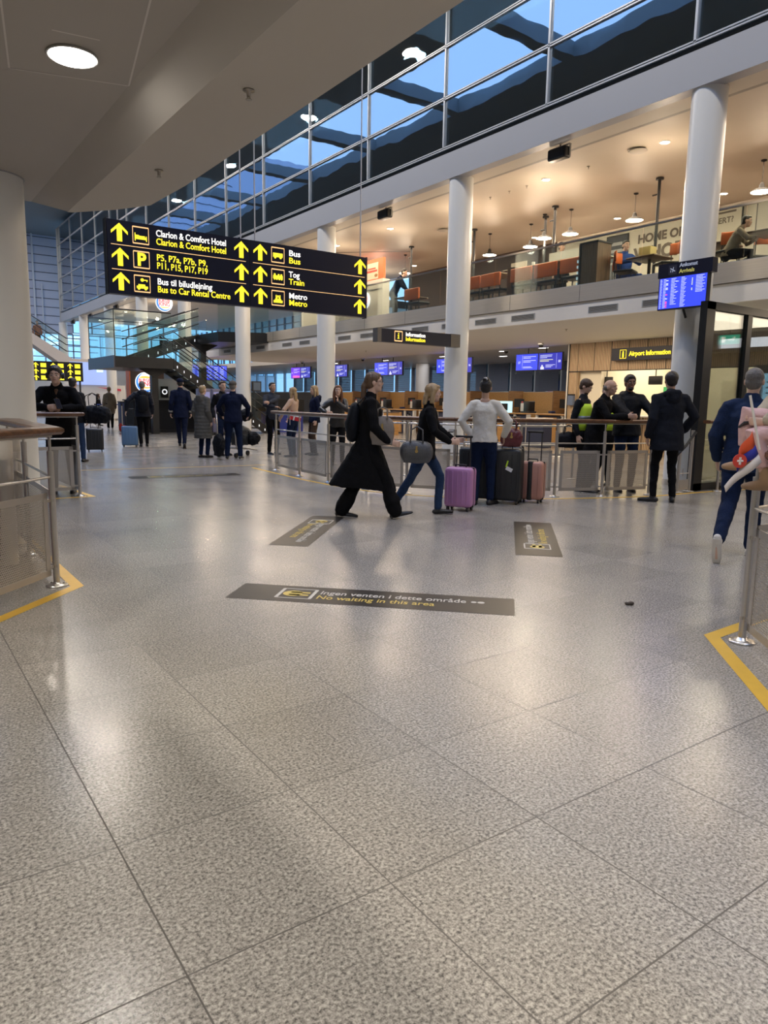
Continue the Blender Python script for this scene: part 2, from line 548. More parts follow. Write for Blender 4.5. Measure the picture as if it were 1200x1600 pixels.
def text(body, size, loc, rot, m, parent=None, name='lettering', depth=0.002, bold=0.0, align='LEFT', sx=1.0, world=True):
    cu = bpy.data.curves.new(name, 'FONT')
    cu.body = body; cu.size = size; cu.extrude = depth; cu.offset = bold
    cu.align_x = align; cu.align_y = 'CENTER'; cu.resolution_u = 3
    t = bpy.data.objects.new('tmp_text', cu)
    COL.objects.link(t)
    dg = bpy.context.evaluated_depsgraph_get()
    me = bpy.data.meshes.new_from_object(t.evaluated_get(dg))
    bpy.data.objects.remove(t); bpy.data.curves.remove(cu)
    me.transform(Matrix.Translation(Vector(loc)) @ Euler(rot).to_matrix().to_4x4() @ Matrix.Diagonal((sx, 1, 1, 1)))
    me.materials.clear()
    return link_mesh(name, me, m, parent, world)

def remesh(mb, voxel, smooth=3, noise=0.0, nsize=0.12):
    me = mb.mesh('tmp')
    o = bpy.data.objects.new('tmp_remesh', me); COL.objects.link(o)
    rm = o.modifiers.new('r', 'REMESH'); rm.mode = 'VOXEL'; rm.voxel_size = voxel; rm.use_smooth_shade = True
    if smooth:
        sm = o.modifiers.new('s', 'SMOOTH'); sm.factor = 0.5; sm.iterations = smooth
    if noise:
        tx = bpy.data.textures.new('folds', 'CLOUDS'); tx.noise_scale = nsize; tx.noise_depth = 1
        dp = o.modifiers.new('d', 'DISPLACE'); dp.texture = tx; dp.strength = noise; dp.mid_level = 0.5
    dg = bpy.context.evaluated_depsgraph_get()
    out = bpy.data.meshes.new_from_object(o.evaluated_get(dg))
    bpy.data.objects.remove(o); bpy.data.meshes.remove(me)
    for p in out.polygons:
        p.use_smooth = True
    return out
FX = (PI / 2, 0, -PI / 2)      # text that reads from the -X side
FY = (PI / 2, 0, 0)            # text that reads from the -Y side
ORD = ['', 'first', 'second', 'third', 'fourth', 'fifth', 'sixth', 'seventh', 'eighth', 'ninth', 'tenth', 'eleventh', 'twelfth', 'thirteenth', 'fourteenth', 'fifteenth', 'sixteenth', 'seventeenth', 'eighteenth']
# ------------------------------------------------------------------ the hall itself
YC = [7.22 + 6.03 * k for k in range(-1, 9)]          # column line along the facade
b = MB(); b.span((-14, -12, -0.2), (30, 66, 0)); struct('floor', b, FLOOR, 'speckled grey granite floor tiles, polished')
# near low ceiling slab: flat field, raking step, lighter soffit, slab edge
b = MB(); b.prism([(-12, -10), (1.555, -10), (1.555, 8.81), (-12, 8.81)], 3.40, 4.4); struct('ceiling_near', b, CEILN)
b = MB()
b.add([(1.555, -10, 3.4), (1.77, -10, 3.2), (1.77, 8.12, 3.2), (1.555, 8.81, 3.4)], [(0, 1, 2, 3)])
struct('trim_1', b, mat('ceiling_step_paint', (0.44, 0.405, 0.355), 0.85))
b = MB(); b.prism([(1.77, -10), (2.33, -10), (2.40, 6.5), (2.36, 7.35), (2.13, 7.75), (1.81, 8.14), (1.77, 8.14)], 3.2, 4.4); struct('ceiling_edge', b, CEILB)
b = MB(); b.poly3([(1.555, 8.81, 3.4), (1.77, 8.12, 3.2), (1.81, 8.14, 3.2), (1.81, 8.14, 4.4), (1.555, 8.81, 4.4)], .01); struct('trim_2', b, CEILB)
# panel joints in the near ceiling
b = MB()
for a, c in (((1.555, 5.21), (0.87, 5.41)), ((0.87, 5.41), (0.72, 4.6)), ((1.555, 5.21), (1.31, 3.9)), ((0.72, 4.6), (0.4, 2.8)), ((1.31, 3.9), (1.06, 2.6)), ((0.99, 4.72), (1.24, 4.68)), ((0.72, 4.62), (-0.8, 4.9)), ((0.9, 2.9), (0.4, 3.0))):
    A = Vector((a[0], a[1], 3.398)); C = Vector((c[0], c[1], 3.398)); d = (C - A).normalized(); n = Vector((-d.y, d.x, 0)) * 0.0055
    b.add([A - n, A + n, C + n, C - n], [(0, 1, 2, 3)])
struct('trim_3', b, mat('pale_ceiling_bead', (0.62, 0.58, 0.52), 0.5))
# round flush ceiling lamps
def ceiling_lamp(x, y, label, first=None):
    if first is not None:
        return dup(first, (x, y, 3.40), 0, label)
    t = thing('ceiling_lamp', label, 'ceiling lamp', (x, y, 3.40))
    b = MB(); b.lathe((0, 0, 0), [(0.0, -0.002), (0.146, -0.002), (0.15, -0.012), (0.143, -0.016), (0.138, -0.012)], 40); b.build('trim_ring', mat('white_ring', (0.5, 0.48, 0.44), 0.4), t)
    b = MB(); b.lathe((0, 0, 0), [(0.139, -0.008), (0.13, -0.018), (0.08, -0.028), (0.0, -0.032)], 40); b.build('diffuser', mat('lamp_diffuser', (1, 1, 1), emit=(1.0, 0.96, 0.9), estr=14), t)
    return t
L0 = ceiling_lamp(1.155, 4.98, 'round flush ceiling lamp, lit white, in the low grey ceiling')
area('ceiling_lamp_light', (1.155, 4.98, 3.36), 0.28, 0.28, 8, NEUT, shape='DISK')
# same fittings continue over and behind the camera
for i, (x, y) in enumerate(((1.155, 0.2), (1.155, -2.2), (-1.3, 4.98), (-1.3, 2.6), (-1.3, 0.2), (-3.8, 3.0), (-3.8, 0.2))):
    area('ceiling_lamp_light', (x, y, 3.37), 0.28, 0.28, 37, NEUT, shape='DISK')
def sprinkler(x, y, z, label, first=None):
    if first is not None:
        return dup(first, (x, y, z), 0, label)
    t = thing('fire_sprinkler', label, 'sprinkler', (x, y, z), 0, 'sprinkler heads in the ceilings')
    b = MB(); b.lathe((0, 0, 0), [(0, 0), (0.035, -0.002), (0.035, -0.008), (0.014, -0.012), (0.012, -0.04), (0.0, -0.04)], 14); b.build('escutcheon', mat('brass_chrome', (0.35, 0.31, 0.26), 0.3, 0.8), t)
    b = MB(); b.cyl((0, 0, -0.055), (0, 0, -0.058), 0.02, seg=12); b.cyl((0.01, 0, -0.04), (0.006, 0, -0.056), 0.002, seg=6); b.cyl((-0.01, 0, -0.04), (-0.006, 0, -0.056), 0.002, seg=6); b.build('deflector', MATS['brass_chrome'], t)
    return t
sp0 = sprinkler(2.0, 4.31, 3.2, 'small sprinkler head in the low grey soffit, the nearer one')
sprinkler(2.07, 6.2, 3.2, 'small sprinkler head in the low grey soffit, the farther one near its end', sp0)

# left column in front of the ceiling corner
def column(x, y, z1, r, label, struct_name=None):
    t = thing('round_column', label, 'column', (x, y, 0))
    b = MB(); b.cyl((0, 0, 0.1), (0, 0, z1), r, seg=48, cap=False); b.build('shaft', COLW if r < .29 else WHITE, t)
    b = MB(); b.cyl((0, 0, 0), (0, 0, 0.1), r + 0.006, seg=48); b.build('base_ring', STEEL, t)
    b = MB(); b.lathe((0, 0, 0), [(r + .004, z1 - .012), (r + .012, z1 - .006), (r + .012, z1)], 48); b.build('top_collar', mat('column_collar_grey', (0.3, 0.3, 0.3), 0.5), t)
    return t
column(1.06, 8.07, 3.4, 0.30, 'cream round column at the left edge under the low ceiling')
desc = ['white round column right of the glass partition', 'white round column carrying the arrivals screen', 'white round column behind the small information sign', 'white round column passing behind the right half of the big hanging sign', 'white round column in front of the black staircase bridge', 'white round column behind the staircase glass', 'white round column behind the stair landing, right one', 'white round column behind the stair landing, left one', 'slim far white column left of the stair landing', 'farthest white column at the glazed building corner']
for k, y in enumerate(YC):
    if k == 0:
        continue
    column(11.4, y, 6.42, 0.275, desc[k])

# facade building: fascia, soffit, shadow gap, restaurant ceiling
Y0, Y1 = -10.0, 54.6
b = MB(); b.span((11.1, Y0, 6.37), (11.35, Y1, 6.93)); struct('trim_4', b, FASC)
b = MB(); b.span((11.22, Y0, 6.93), (11.4, Y1, 7.05)); struct('trim_5', b, DARKGAP)
b = MB(); b.span((11.35, Y0, 6.40), (11.85, Y1, 6.9)); struct('ceiling_soffit', b, mat('cream_soffit', (0.62, 0.56, 0.47), 0.6))
b = MB(); b.span((11.85, Y0, 6.5), (18.6, 33.6, 6.9)); b.span((11.85, 33.6, 6.5), (30, Y1, 6.9)); struct('ceiling_restaurant', b, CEILR)
b = MB(); b.span((11.84, Y0, 6.40), (11.93, Y1, 6.52)); struct('trim_6', b, mat('grey_gap', (0.35, 0.32, 0.28), 0.6))
# upper floor glazing
MUL = [7.37 + 3.11 * k * 1.0 - 0.0 for k in range(-6, 16)]
zt = [7.06, 8.13, 9.22, 10.31, 11.4, 12.5]
b = MB()
b.span((11.14, Y0, zt[0]), (11.16, Y1, zt[-1]))
gw = struct('window_1', b, GLASSF)
b = MB()
for y in MUL:
    if Y0 < y < Y1:
        b.span((11.10, y - .022, zt[0]), (11.2, y + .022, zt[-1]))
b.span((11.05, Y1 - .06, 6.37), (11.25, Y1 + .02, zt[-1]))
mo = b.build('mullions', ALU, gw)
b = MB()
for z in zt:
    b.span((11.10, Y0, z - .034), (11.13, Y1, z - .010)); b.span((11.10, Y0, z + .010), (11.13, Y1, z + .034))
b.build('transoms', ALU, gw)
# office floor behind the glazing
b = MB(); b.span((18, Y0, 6.9), (18.2, 33.6, 12.6)); struct('wall_upper_back', b, mat('office_wall', (0.10, 0.115, 0.12), 0.8))
b = MB(); b.span((11.3, Y0, 12.5), (18.2, Y1, 12.7)); struct('ceiling_upper', b, mat('office_ceiling', (0.16, 0.17, 0.17), 0.8))
b = MB(); b.span((11.3, Y0, 6.9), (18.2, Y1, 7.02)); struct('floor_upper', b, mat('office_floor', (0.06, 0.065, 0.07), 0.8))
b = MB(); b.span((11.7, Y0, 6.9), (11.8, 33.6, 7.75)); struct('wall_upper_parapet', b, mat('parapet_dark', (0.10, 0.125, 0.13), 0.7))
for y in (4, 16, 28, 40, 50):
    area('office_fill_light', (15, y, 12.4), 2, 6, 130, COOL)  # added fill that lifts the dark office interior, not office fittings
for i, y in enumerate([YC[2] - 3, YC[3] + .8, YC[4] + 4.5, YC[5] + 3.5, YC[6] + 2.0, YC[7], YC[8]]):
    t = thing('office_column', 'grey round column standing behind the upper glass wall, %s from the right' % ORD[i + 1], 'column', (12.6, y, 7.02), 0, 'columns behind the upper glass')
    b = MB(); b.cyl((0, 0, 0), (0, 0, 5.4), 0.24, seg=24, cap=False); b.build('shaft', mat('office_column_paint', (0.5, 0.5, 0.5), 0.4), t)

# atrium roof with skylight slots, beams, opposite side
RZ = 13.0
b = MB(); b.span((-14, Y0 - 2, RZ), (1.9, 66, RZ + .5)); b.span((5.7, Y0 - 2, RZ), (30, 66, RZ + .5))
for y in range(-12, 66, 6):
    b.span((1.9, y, RZ), (5.7, y + .5, RZ + .5))
struct('ceiling_roof', b, mat('roof_underside', (0.20, 0.23, 0.24), 0.7))
b = MB(); b.span((-14.2, -12.2, 0), (-14, 66, 13.5)); struct('wall_left', b, mat('side_wall_grey', (0.30, 0.31, 0.32), 0.7))
b = MB(); b.span((-14, -12.2, 0), (30, -12, 13.5)); struct('wall_back', b, MATS['side_wall_grey'])
b = MB(); b.span((30, -12, 0), (30.2, 33, 13.5)); struct('wall_right', b, MATS['side_wall_grey'])

# ------------------------------------------------------------------ restaurant floor slab, steel band, vents, glass balustrade
SY1 = 33.4
b = MB(); b.span((12.5, Y0, 3.20), (18.6, SY1, 3.74)); b.span((18.5, Y0, 3.2), (30, SY1, 3.74)); struct('floor_restaurant', b, WOODD)
b = MB(); b.span((12.44, Y0, 3.16), (12.56, SY1, 3.49)); struct('trim_7', b, mat('warm_white_strip', (0.76, 0.72, 0.66), 0.5))
b = MB(); b.span((12.40, Y0, 3.50), (12.52, SY1, 3.84)); struct('trim_8', b, BAND)
b = MB()
y = Y0
while y < SY1:
    b.span((12.398, y - .004, 3.5), (12.401, y + .004, 3.84)); y += 2.05
struct('trim_9', b, DARKGAP)
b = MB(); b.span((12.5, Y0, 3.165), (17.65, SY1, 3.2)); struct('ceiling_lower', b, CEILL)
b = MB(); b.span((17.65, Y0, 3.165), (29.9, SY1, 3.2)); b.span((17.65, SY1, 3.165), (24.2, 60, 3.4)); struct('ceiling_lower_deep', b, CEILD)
vent0 = None
for i, y in enumerate([8.6, 9.9, 12.15, 13.4, 14.7, 16.0, 18.6, 19.9, 22.5, 23.8, 26.0, 27.3, 29.2]):
    lab = 'dark slotted air vent in the white strip below the steel band, %s from the right' % ORD[i + 1]
    if vent0 is None:
        t = thing('air_vent', lab, 'vent', (12.44, y, 3.315), 0, 'air vents in the white strip')
        b = MB()
        for sx in (-1, 1):
            b.span((-.012, sx * .36 - .01, -.062), (.0, sx * .36 + .01, .062))
        b.span((-.012, -.37, .05), (0, .37, .062)); b.span((-.012, -.37, -.062), (0, .37, -.05)); b.build('frame', ALU, t)
        b = MB(); b.span((-.004, -.35, -.05), (0.0, .35, .05)); b.build('backing', mat('vent_shadow', (0.12, 0.11, 0.10), 0.7), t)
        b = MB()
        for z in (-.036, -.018, 0, .018, .036):
            b.span((-.011, -.35, z - .004), (-.003, .35, z + .002))
        b.build('louvre', mat('vent_louvre', (0.42, 0.40, 0.37), 0.5), t)
        vent0 = t
    else:
        dup(vent0, (12.44, y, 3.315), 0, lab)
# glass balustrade panes, one thing per bay
bal0 = None
y = 5.0
k = 0
BAYS = []
while y < SY1 - 1.5:
    BAYS.append((y, y + 2.05)); y += 2.05
for (ya, yb) in BAYS:
    if ya > 23.0 and ya < 30:
        continue
    k += 1
    lab = 'clear glass balustrade pane above the steel band, %s from the right edge' % ORD[k]
    if bal0 is None:
        t = thing('glass_balustrade', lab, 'balustrade', (12.5, (ya + yb) / 2, 3.84), 0, 'glass balustrade panes of the restaurant')
        b = MB(); b.span((-.006, -1.015, 0), (.006, 1.015, .93)); b.build('pane', GLASSC, t)
        b = MB(); b.span((-.022, -1.026, .93), (.022, 1.026, .965)); b.build('handrail', STEEL, t)
        b = MB(); b.span((-.012, -1.02, -.01), (.012, 1.02, .03)); b.build('shoe', ALU, t)
        bal0 = t
    else:
        dup(bal0, (12.5, (ya + yb) / 2, 3.84), 0, lab)
# walls of the restaurant
b = MB(); b.span((18.4, Y0, 3.74), (18.6, 16.6, 6.5)); struct('wall_restaurant', b, mat('cream_wall', (0.60, 0.55, 0.47), 0.7))
b = MB(); b.span((18.4, 16.6, 3.74), (18.6, 24.5, 6.5)); struct('wall_restaurant_dark', b, mat('dark_brown_wall', (0.07, 0.045, 0.035), 0.7))
b = MB(); b.span((15.6, 24.5, 3.74), (15.8, 28.5, 6.5)); struct('wall_restaurant_left', b, MATS['cream_wall'])
# end wall of the hall: ribbed blue-grey cladding above, glazing around
b = MB(); b.span((-14, 60, 6.0), (13.0, 60.3, 22)); ew = struct('wall_end', b, mat('blue_grey_cladding', (0.52, 0.56, 0.70), 0.6))
b = MB()
for i in range(22):
    b.span((-4, 59.97, 6.0 + i * .62), (13.0, 60.0, 6.05 + i * .62))
b.build('cladding_joint', mat('cladding_joint', (0.12, 0.13, 0.17), 0.7), ew)
b = MB(); b.span((10.35, 59.7, 5.0), (10.47, 59.8, 13)); b.span((10.9, 59.7, 5.0), (10.98, 59.8, 9.5)); b.build('service_pipe', mat('pale_pipe', (0.6, 0.63, 0.7), 0.5), ew)
def glazed(name, p0, p1, z0, z1, dx, dz, normal_axis):
    b = MB()
    if normal_axis == 'Y':
        b.span((p0, normal_axis_pos - .01, z0), (p1, normal_axis_pos + .01, z1))
    else:
        b.span((normal_axis_pos - .01, p0, z0), (normal_axis_pos + .01, p1, z1))
    w = struct(name, b, GLASSW)
    b = MB(); a = p0
    while a <= p1 + .01:
        if normal_axis == 'Y': b.span((a - .04, normal_axis_pos - .06, z0), (a + .04, normal_axis_pos + .06, z1))
        else: b.span((normal_axis_pos - .06, a - .04, z0), (normal_axis_pos + .06, a + .04, z1))
        a += dx
    z = z0
    while z <= z1 + .01:
        if normal_axis == 'Y': b.span((p0, normal_axis_pos - .04, z - .03), (p1, normal_axis_pos + .04, z + .03))
        else: b.span((normal_axis_pos - .04, p0, z - .03), (normal_axis_pos + .04, p1, z + .03))
        z += dz
    b.build('mullions', mat('blue_grey_mullion', (0.22, 0.26, 0.32), 0.5), w)
    return w
normal_axis_pos = 60.0; glazed('window_2', -6.0, 30.0, 3.4, 6.0, 1.0, .85, 'Y')
normal_axis_pos = 22.0; glazed('window_3', 33.6, 60.0, 3.4, 6.5, 1.1, .9, 'X')
b = MB(); b.span((-14, 60, 0), (30, 60.3, 3.4)); struct('wall_end_base', b, mat('pale_wall', (0.66, 0.66, 0.66), 0.7))
normal_axis_pos = 60.1; glazed('window_6', 13.05, 30.0, 6.1, 13.0, 1.4, 1.1, 'Y')
b = MB(); b.span((11.4, Y1, 6.5), (22, Y1 + .2, 7.0)); struct('trim_10', b, FASC)
b = MB(); b.span((11.15, 54.5, 7.0), (18.2, 54.6, 12.5)); struct('window_4', b, GLASSW)

# ------------------------------------------------------------------ lower level: blinds window wall, information front
b = MB(); b.span((24, 9.0, 0), (24.2, 60, 1.86)); b.span((24, Y0, 0), (24.2, 9, 3.2)); struct('wall_window_base', b, mat('grey_sill_wall', (0.30, 0.27, 0.24), 0.7))
b = MB(); b.span((24.05, 9, 1.86), (24.07, 60, 3.2)); w5 = struct('window_5', b, GLASSW)
b = MB()
y = 9.1
while y < 60:
    b.span((23.96, y - .055, 1.86), (24.12, y + .055, 3.2)); y += 1.49
b.build('mullions', mat('pale_blue_mullion', (0.55, 0.66, 0.75), 0.4), w5)
b = MB(); b.span((23.9, 9, 1.83), (24.2, 60, 1.87)); b.build('window_sill', ALU, w5)
bm_ = mat('grey_blind', (0.14, 0.17, 0.24), 0.6)
bl0 = None
y = 9.1 + 1.49 * 6
k = 0
while k < 18:
    k += 1
    lab = 'dark grey-blue venetian blind behind the check-in desks, %s from the information front' % ORD[k]
    if bl0 is None:
        t = thing('window_blind', lab, 'blind', (23.9, y + .745, 1.9), 0, 'venetian blinds behind the desks')
        b = MB()
        for i in range(24):
            b.box((0, 0, .02 + i * .052), (.012, 1.32, .046), rot=(0, R(18), 0))
        b.build('slats', bm_, t)
        b = MB(); b.span((-.03, -.67, 1.25), (.03, .67, 1.3)); b.build('headrail', ALU, t)
        bl0 = t
    else:
        dup(bl0, (23.9, y + .745, 1.9), 0, lab)
    y += 1.49
t = thing('round_column', 'cream column behind the check-in desks beside the information front', 'column', (21.9, 17.0, 0))
b = MB(); b.cyl((0, 0, 0), (0, 0, 3.17), .33, seg=24); b.build('shaft', COLW, t)
t = thing('round_column', 'cream column in front of the blinds, beside the walking woman in glasses', 'column', (21.9, 27.9, 0))
b = MB(); b.cyl((0, 0, 0), (0, 0, 3.17), .33, seg=24); b.build('shaft', COLW, t)

# information front: slatted oak wall with long opening and lit room behind
XW = 17.6
b = MB()
b.span((XW, 6.0, 2.34), (XW + .1, 15.15, 3.165)); b.span((XW, 14.78, 0), (XW + .1, 15.15, 2.34)); b.span((XW, 11.45, 0), (XW + .1, 14.78, 1.02))
b.span((XW, 7.8, 0), (XW + .1, 9.3, 2.34)); b.span((XW, 10.9, 0), (XW + .1, 11.45, 1.0))
b.span((XW, 10.6, 0), (XW + .1, 10.9, 2.34))
inf = struct('wall_information', b, SLAT)
b = MB(); b.span((XW - .02, 6.0, 2.32), (XW, 15.15, 2.345)); b.span((XW - .02, 15.13, 0), (XW + .02, 15.17, 3.165)); b.build('edge_bead', CHAR, inf)
b = MB(); b.span((XW - .03, 15.15, 0), (XW + .12, 15.2, 3.165)); b.build('corner_post', WHITE, inf)
b = MB(); b.span((XW + .1, 14.0, 0), (21.5, 15.15, 3.17)); b.span((21.5, 6, 0), (21.6, 15.15, 3.17)); b.span((XW + .1, 5.9, 0), (21.5, 6, 3.17)); struct('wall_information_room', b, mat('bright_cream_wall', (0.74, 0.68, 0.55), 0.6))
b = MB(); b.span((20.6, 11.0, 0), (20.62, 11.9, 2.1)); b.span((20.6, 13.2, 0), (20.62, 13.6, 2.1)); struct('door_1', b, mat('cream_door', (0.55, 0.50, 0.38), 0.5))
area('information_room_light', (19.6, 11.5, 3.1), 2.5, 5, 190, (1.0, 0.85, 0.6))
area('information_room_light', (19.6, 8.0, 3.1), 2.0, 2, 60, (1.0, 0.85, 0.6))
b = MB(); b.rbox((17.40, 13.0, 1.05), (.38, 3.3, .05), .02); c = b.build('service_counter', mat('white_laminate', (0.75, 0.72, 0.66), 0.35)); tag(c, 'white counter top of the airport information desk', 'counter')

# glass partition with dark frame to the right of the first column
t = thing('glass_partition', 'tall glass partition in a black frame right of the nearest column', 'partition', (10.85, 6.6, 0))
PY = 6.6
b = MB(); b.span((10.72, PY - .06, 0), (10.95, PY + .06, 2.98)); b.span((11.95, PY - .05, 0), (12.09, PY + .05, 2.98)); b.span((13.3, PY - .05, 0), (13.44, PY + .05, 2.98)); b.span((10.72, PY - .06, 2.86), (14.6, PY + .06, 2.98)); b.span((10.72, PY - .06, 0), (14.6, PY + .06, .12)); b.build('frame', BLACK, t, True)
for xa, xb in ((10.95, 11.95), (12.09, 13.3), (13.44, 14.6)):
    b = MB(); b.span((xa, PY - .008, .12), (xb, PY + .008, 2.86)); b.build('pane', GLASSG, t, True)
# ------------------------------------------------------------------ signs
def arrow(b, x, z, y, h, w):
    """upward arrow with open barbed head on a face looking to -Y"""
    s = w * .5
    t = w * .155
    pts = [(0, h * .5), (s, h * .07), (s, -h * .10), (t, h * .20), (t, -h * .5), (-t, -h * .5), (-t, h * .20), (-s, -h * .10), (-s, h * .07)]
    v = [(x + px, y, z + pz) for px, pz in pts] + [(x + px, y - .003, z + pz) for px, pz in pts]
    n = 9
    b.add(v, [(0, 1, 2, 3), (0, 3, 6), (0, 6, 7, 8), (3, 4, 5, 6), (9, 12, 11, 10), (9, 15, 12), (9, 17, 16, 15), (12, 15, 14, 13)])
def frame_sq(b, x, z, y, s, t=.007):
    for dx, dz, w, h in ((0, s / 2, s, t), (0, -s / 2, s, t), (s / 2, 0, t, s), (-s / 2, 0, t, s)):
        b.box((x + dx, y, z + dz), (w, .003, h + (t if w > h else 0)))
def picto(b, kind, x, z, y, s):
    B = lambda dx, dz, w, h: b.box((x + dx * s, y, z + dz * s), (w * s, .003, h * s))
    def D(dx, dz, r):
        b.cyl((x + dx * s, y, z + dz * s), (x + dx * s, y - .003, z + dz * s), r * s, seg=14)
    if kind == 'bed':
        B(-.33, -.1, .05, .45); B(.33, -.17, .05, .3); B(0, -.16, .66, .13); B(-.2, -.03, .2, .09); B(.08, -.05, .34, .06)
    if kind == 'car':
        B(0, -.2, .66, .14); B(-.03, -.09, .4, .12); D(-.2, -.28, .08); D(.2, -.28, .08); D(.0, .22, .1); B(.17, .22, .3, .06); B(.28, .17, .05, .08)
    if kind == 'bus':
        B(0, 0, .7, .26); D(-.2, -.15, .08); D(.2, -.15, .08)
    if kind == 'train':
        B(0, -.02, .7, .2); B(-.24, .12, .12, .16); B(.05, .12, .12, .12); B(.25, .12, .12, .12)
        for d in (-.25, -.08, .1, .27): D(d, -.14, .07)
    if kind == 'metro':
        B(0, -.22, .66, .16); B(-.14, .02, .07, .36); B(.14, .02, .07, .36); b.box((x - .07 * s, y, z + .03 * s), (.06 * s, .003, .3 * s), rot=(0, R(20), 0)); b.box((x + .07 * s, y, z + .03 * s), (.06 * s, .003, .3 * s), rot=(0, R(-20), 0)); B(0, -.1, .45, .1)
    if kind == 'info':
        D(0, .27, .075); B(0, -.03, .13, .32); B(-.03, .1, .16, .06); B(0, -.23, .26, .07)
SYF = 8.94     # front face of the big sign
t = thing('hanging_direction_sign', 'long dark navy hanging sign with yellow arrows for hotel, parking, bus, train and metro', 'sign', (4.15, 9.0, 2.55))
b = MB(); b.span((2.36, SYF, 2.55), (4.125, 9.06, 3.38)); b.span((4.14, SYF, 2.55), (5.955, 9.06, 3.38)); b.build('sign_face', SIGNB, t, True)
b = MB(); b.span((2.345, SYF + .01, 2.54), (2.36, 9.05, 3.39)); b.span((5.955, SYF + .01, 2.54), (5.97, 9.05, 3.39)); b.span((4.125, SYF + .006, 2.55), (4.14, 9.06, 3.38)); b.build('edge_trim', CHAR, t, True)
rows = [3.24, 2.965, 2.69]
b = MB()
for z in (3.105, 2.828):
    b.box((3.24, SYF - .002, z), (1.68, .003, .007)); b.box((5.05, SYF - .002, z), (1.74, .003, .007))
b.build('row_rule', ORL, t, True)
for r_, z in enumerate(rows):
    for x in (2.50, 4.02, 4.285, 5.84):
        b = MB(); arrow(b, x, z + .005, SYF - .001, .205, .19); b.build('arrow', YEL, t, True)
    for x, k in ((2.745, ('bed', None, 'car')[r_]), (4.54, ('bus', 'train', 'metro')[r_])):
        b = MB(); frame_sq(b, x, z, SYF - .002, .185); b.build('pictogram_frame', ORL, t, True)
        if k:
            b = MB(); picto(b, k, x, z, SYF - .001, .2); b.build('pictogram', YEL, t, True)
text('P', .20, (2.745, SYF - .002, rows[1] - .004), FY, YEL, t, 'pictogram', bold=.008, align='CENTER')
TB = .0016
for s_, x, z, m, w in (('Clarion & Comfort Hotel', 2.925, 3.29, WHT, .885), ('Clarion & Comfort Hotel', 2.925, 3.195, YEL, .885),
                    ('P5, P7a, P7b, P9,', 2.925, 3.012, YEL, .63), ('P11, P15, P17, P19', 2.925, 2.918, YEL, .635),
                    ('Bus til biludlejning', 2.925, 2.735, WHT, .69), ('Bus to Car Rental Centre', 2.925, 2.645, YEL, .93),
                    ('Bus', 4.70, 3.285, WHT, .17), ('Bus', 4.70, 3.19, YEL, .17), ('Tog', 4.70, 3.012, WHT, .165), ('Train', 4.70, 2.918, YEL, .235),
                    ('Metro', 4.70, 2.735, WHT, .275), ('Metro', 4.70, 2.645, YEL, .275)):
    o = text(s_, .105, (0, 0, 0), (0, 0, 0), m, None, 'lettering', bold=TB, world=False)
    xs = [v.co.x for v in o.data.vertices]; wd = max(xs) - min(xs)
    o.data.transform(Matrix.Translation((x, SYF - .002, z)) @ Euler(FY).to_matrix().to_4x4() @ Matrix.Diagonal((w / wd, 1, 1, 1)))
    o.data.transform(t.matrix_basis.inverted()); o.parent = t
for x in (4.04, 4.24, 5.88, 2.5):
    b = MB(); b.cyl((x, 9.0, 3.38), (x, 9.0, 13.0), .009, seg=8); b.build('suspension_rod', mat('white_rod', (0.62, 0.62, 0.62), 0.4), t, True)

# small information sign on the second column
t = thing('information_sign', 'small dark information sign projecting left from the second white column', 'sign', (10.0, 12.9, 2.6))
b = MB(); b.span((8.93, 12.82, 2.60), (10.85, 12.98, 2.88)); b.build('sign_face', SIGNB, t, True)
for xa, xb in ((8.83, 8.93), (10.85, 11.13)):
    b = MB(); b.span((xa, 12.81, 2.595), (xb, 12.99, 2.885)); b.build('end_cap', mat('bronze_end_cap', (0.16, 0.14, 0.12), 0.4, 0.3), t, True)
b = MB(); frame_sq(b, 9.38, 2.74, 12.815, .2, .012); b.build('pictogram_frame', ORL, t, True)
b = MB(); picto(b, 'info', 9.38, 2.74, 12.816, .2); b.build('pictogram', YEL, t, True)
text('Information', .115, (9.57, 12.814, 2.79), FY, WHT, t, bold=.003, sx=1.0); text('Information', .115, (9.57, 12.814, 2.69), FY, YEL, t, bold=.003)

# airport information sign on the slatted wall
t = thing('airport_information_sign', 'long dark sign reading Airport Information on the slatted oak wall', 'sign', (17.45, 12.4, 2.6))
b = MB(); b.span((17.42, 11.2, 2.60), (17.58, 13.46, 2.94)); b.build('sign_face', SIGNB, t, True)
b = MB()
for yy, zz, w, h in ((13.07, 2.885, .2, .012), (13.07, 2.655, .2, .012), (13.17, 2.77, .012, .24), (12.97, 2.77, .012, .24)):
    b.box((17.415, yy, zz), (.004, w, h))
b.build('pictogram_frame', YEL, t, True)
b = MB(); b.box((17.415, 13.07, 2.74), (.004, .05, .12)); b.cyl((17.413, 13.07, 2.83), (17.417, 13.07, 2.83), .024, seg=12); b.build('pictogram', YEL, t, True)
text('Airport Information', .175, (17.414, 12.87, 2.77), FX, YEL, t, bold=.005, sx=.92)

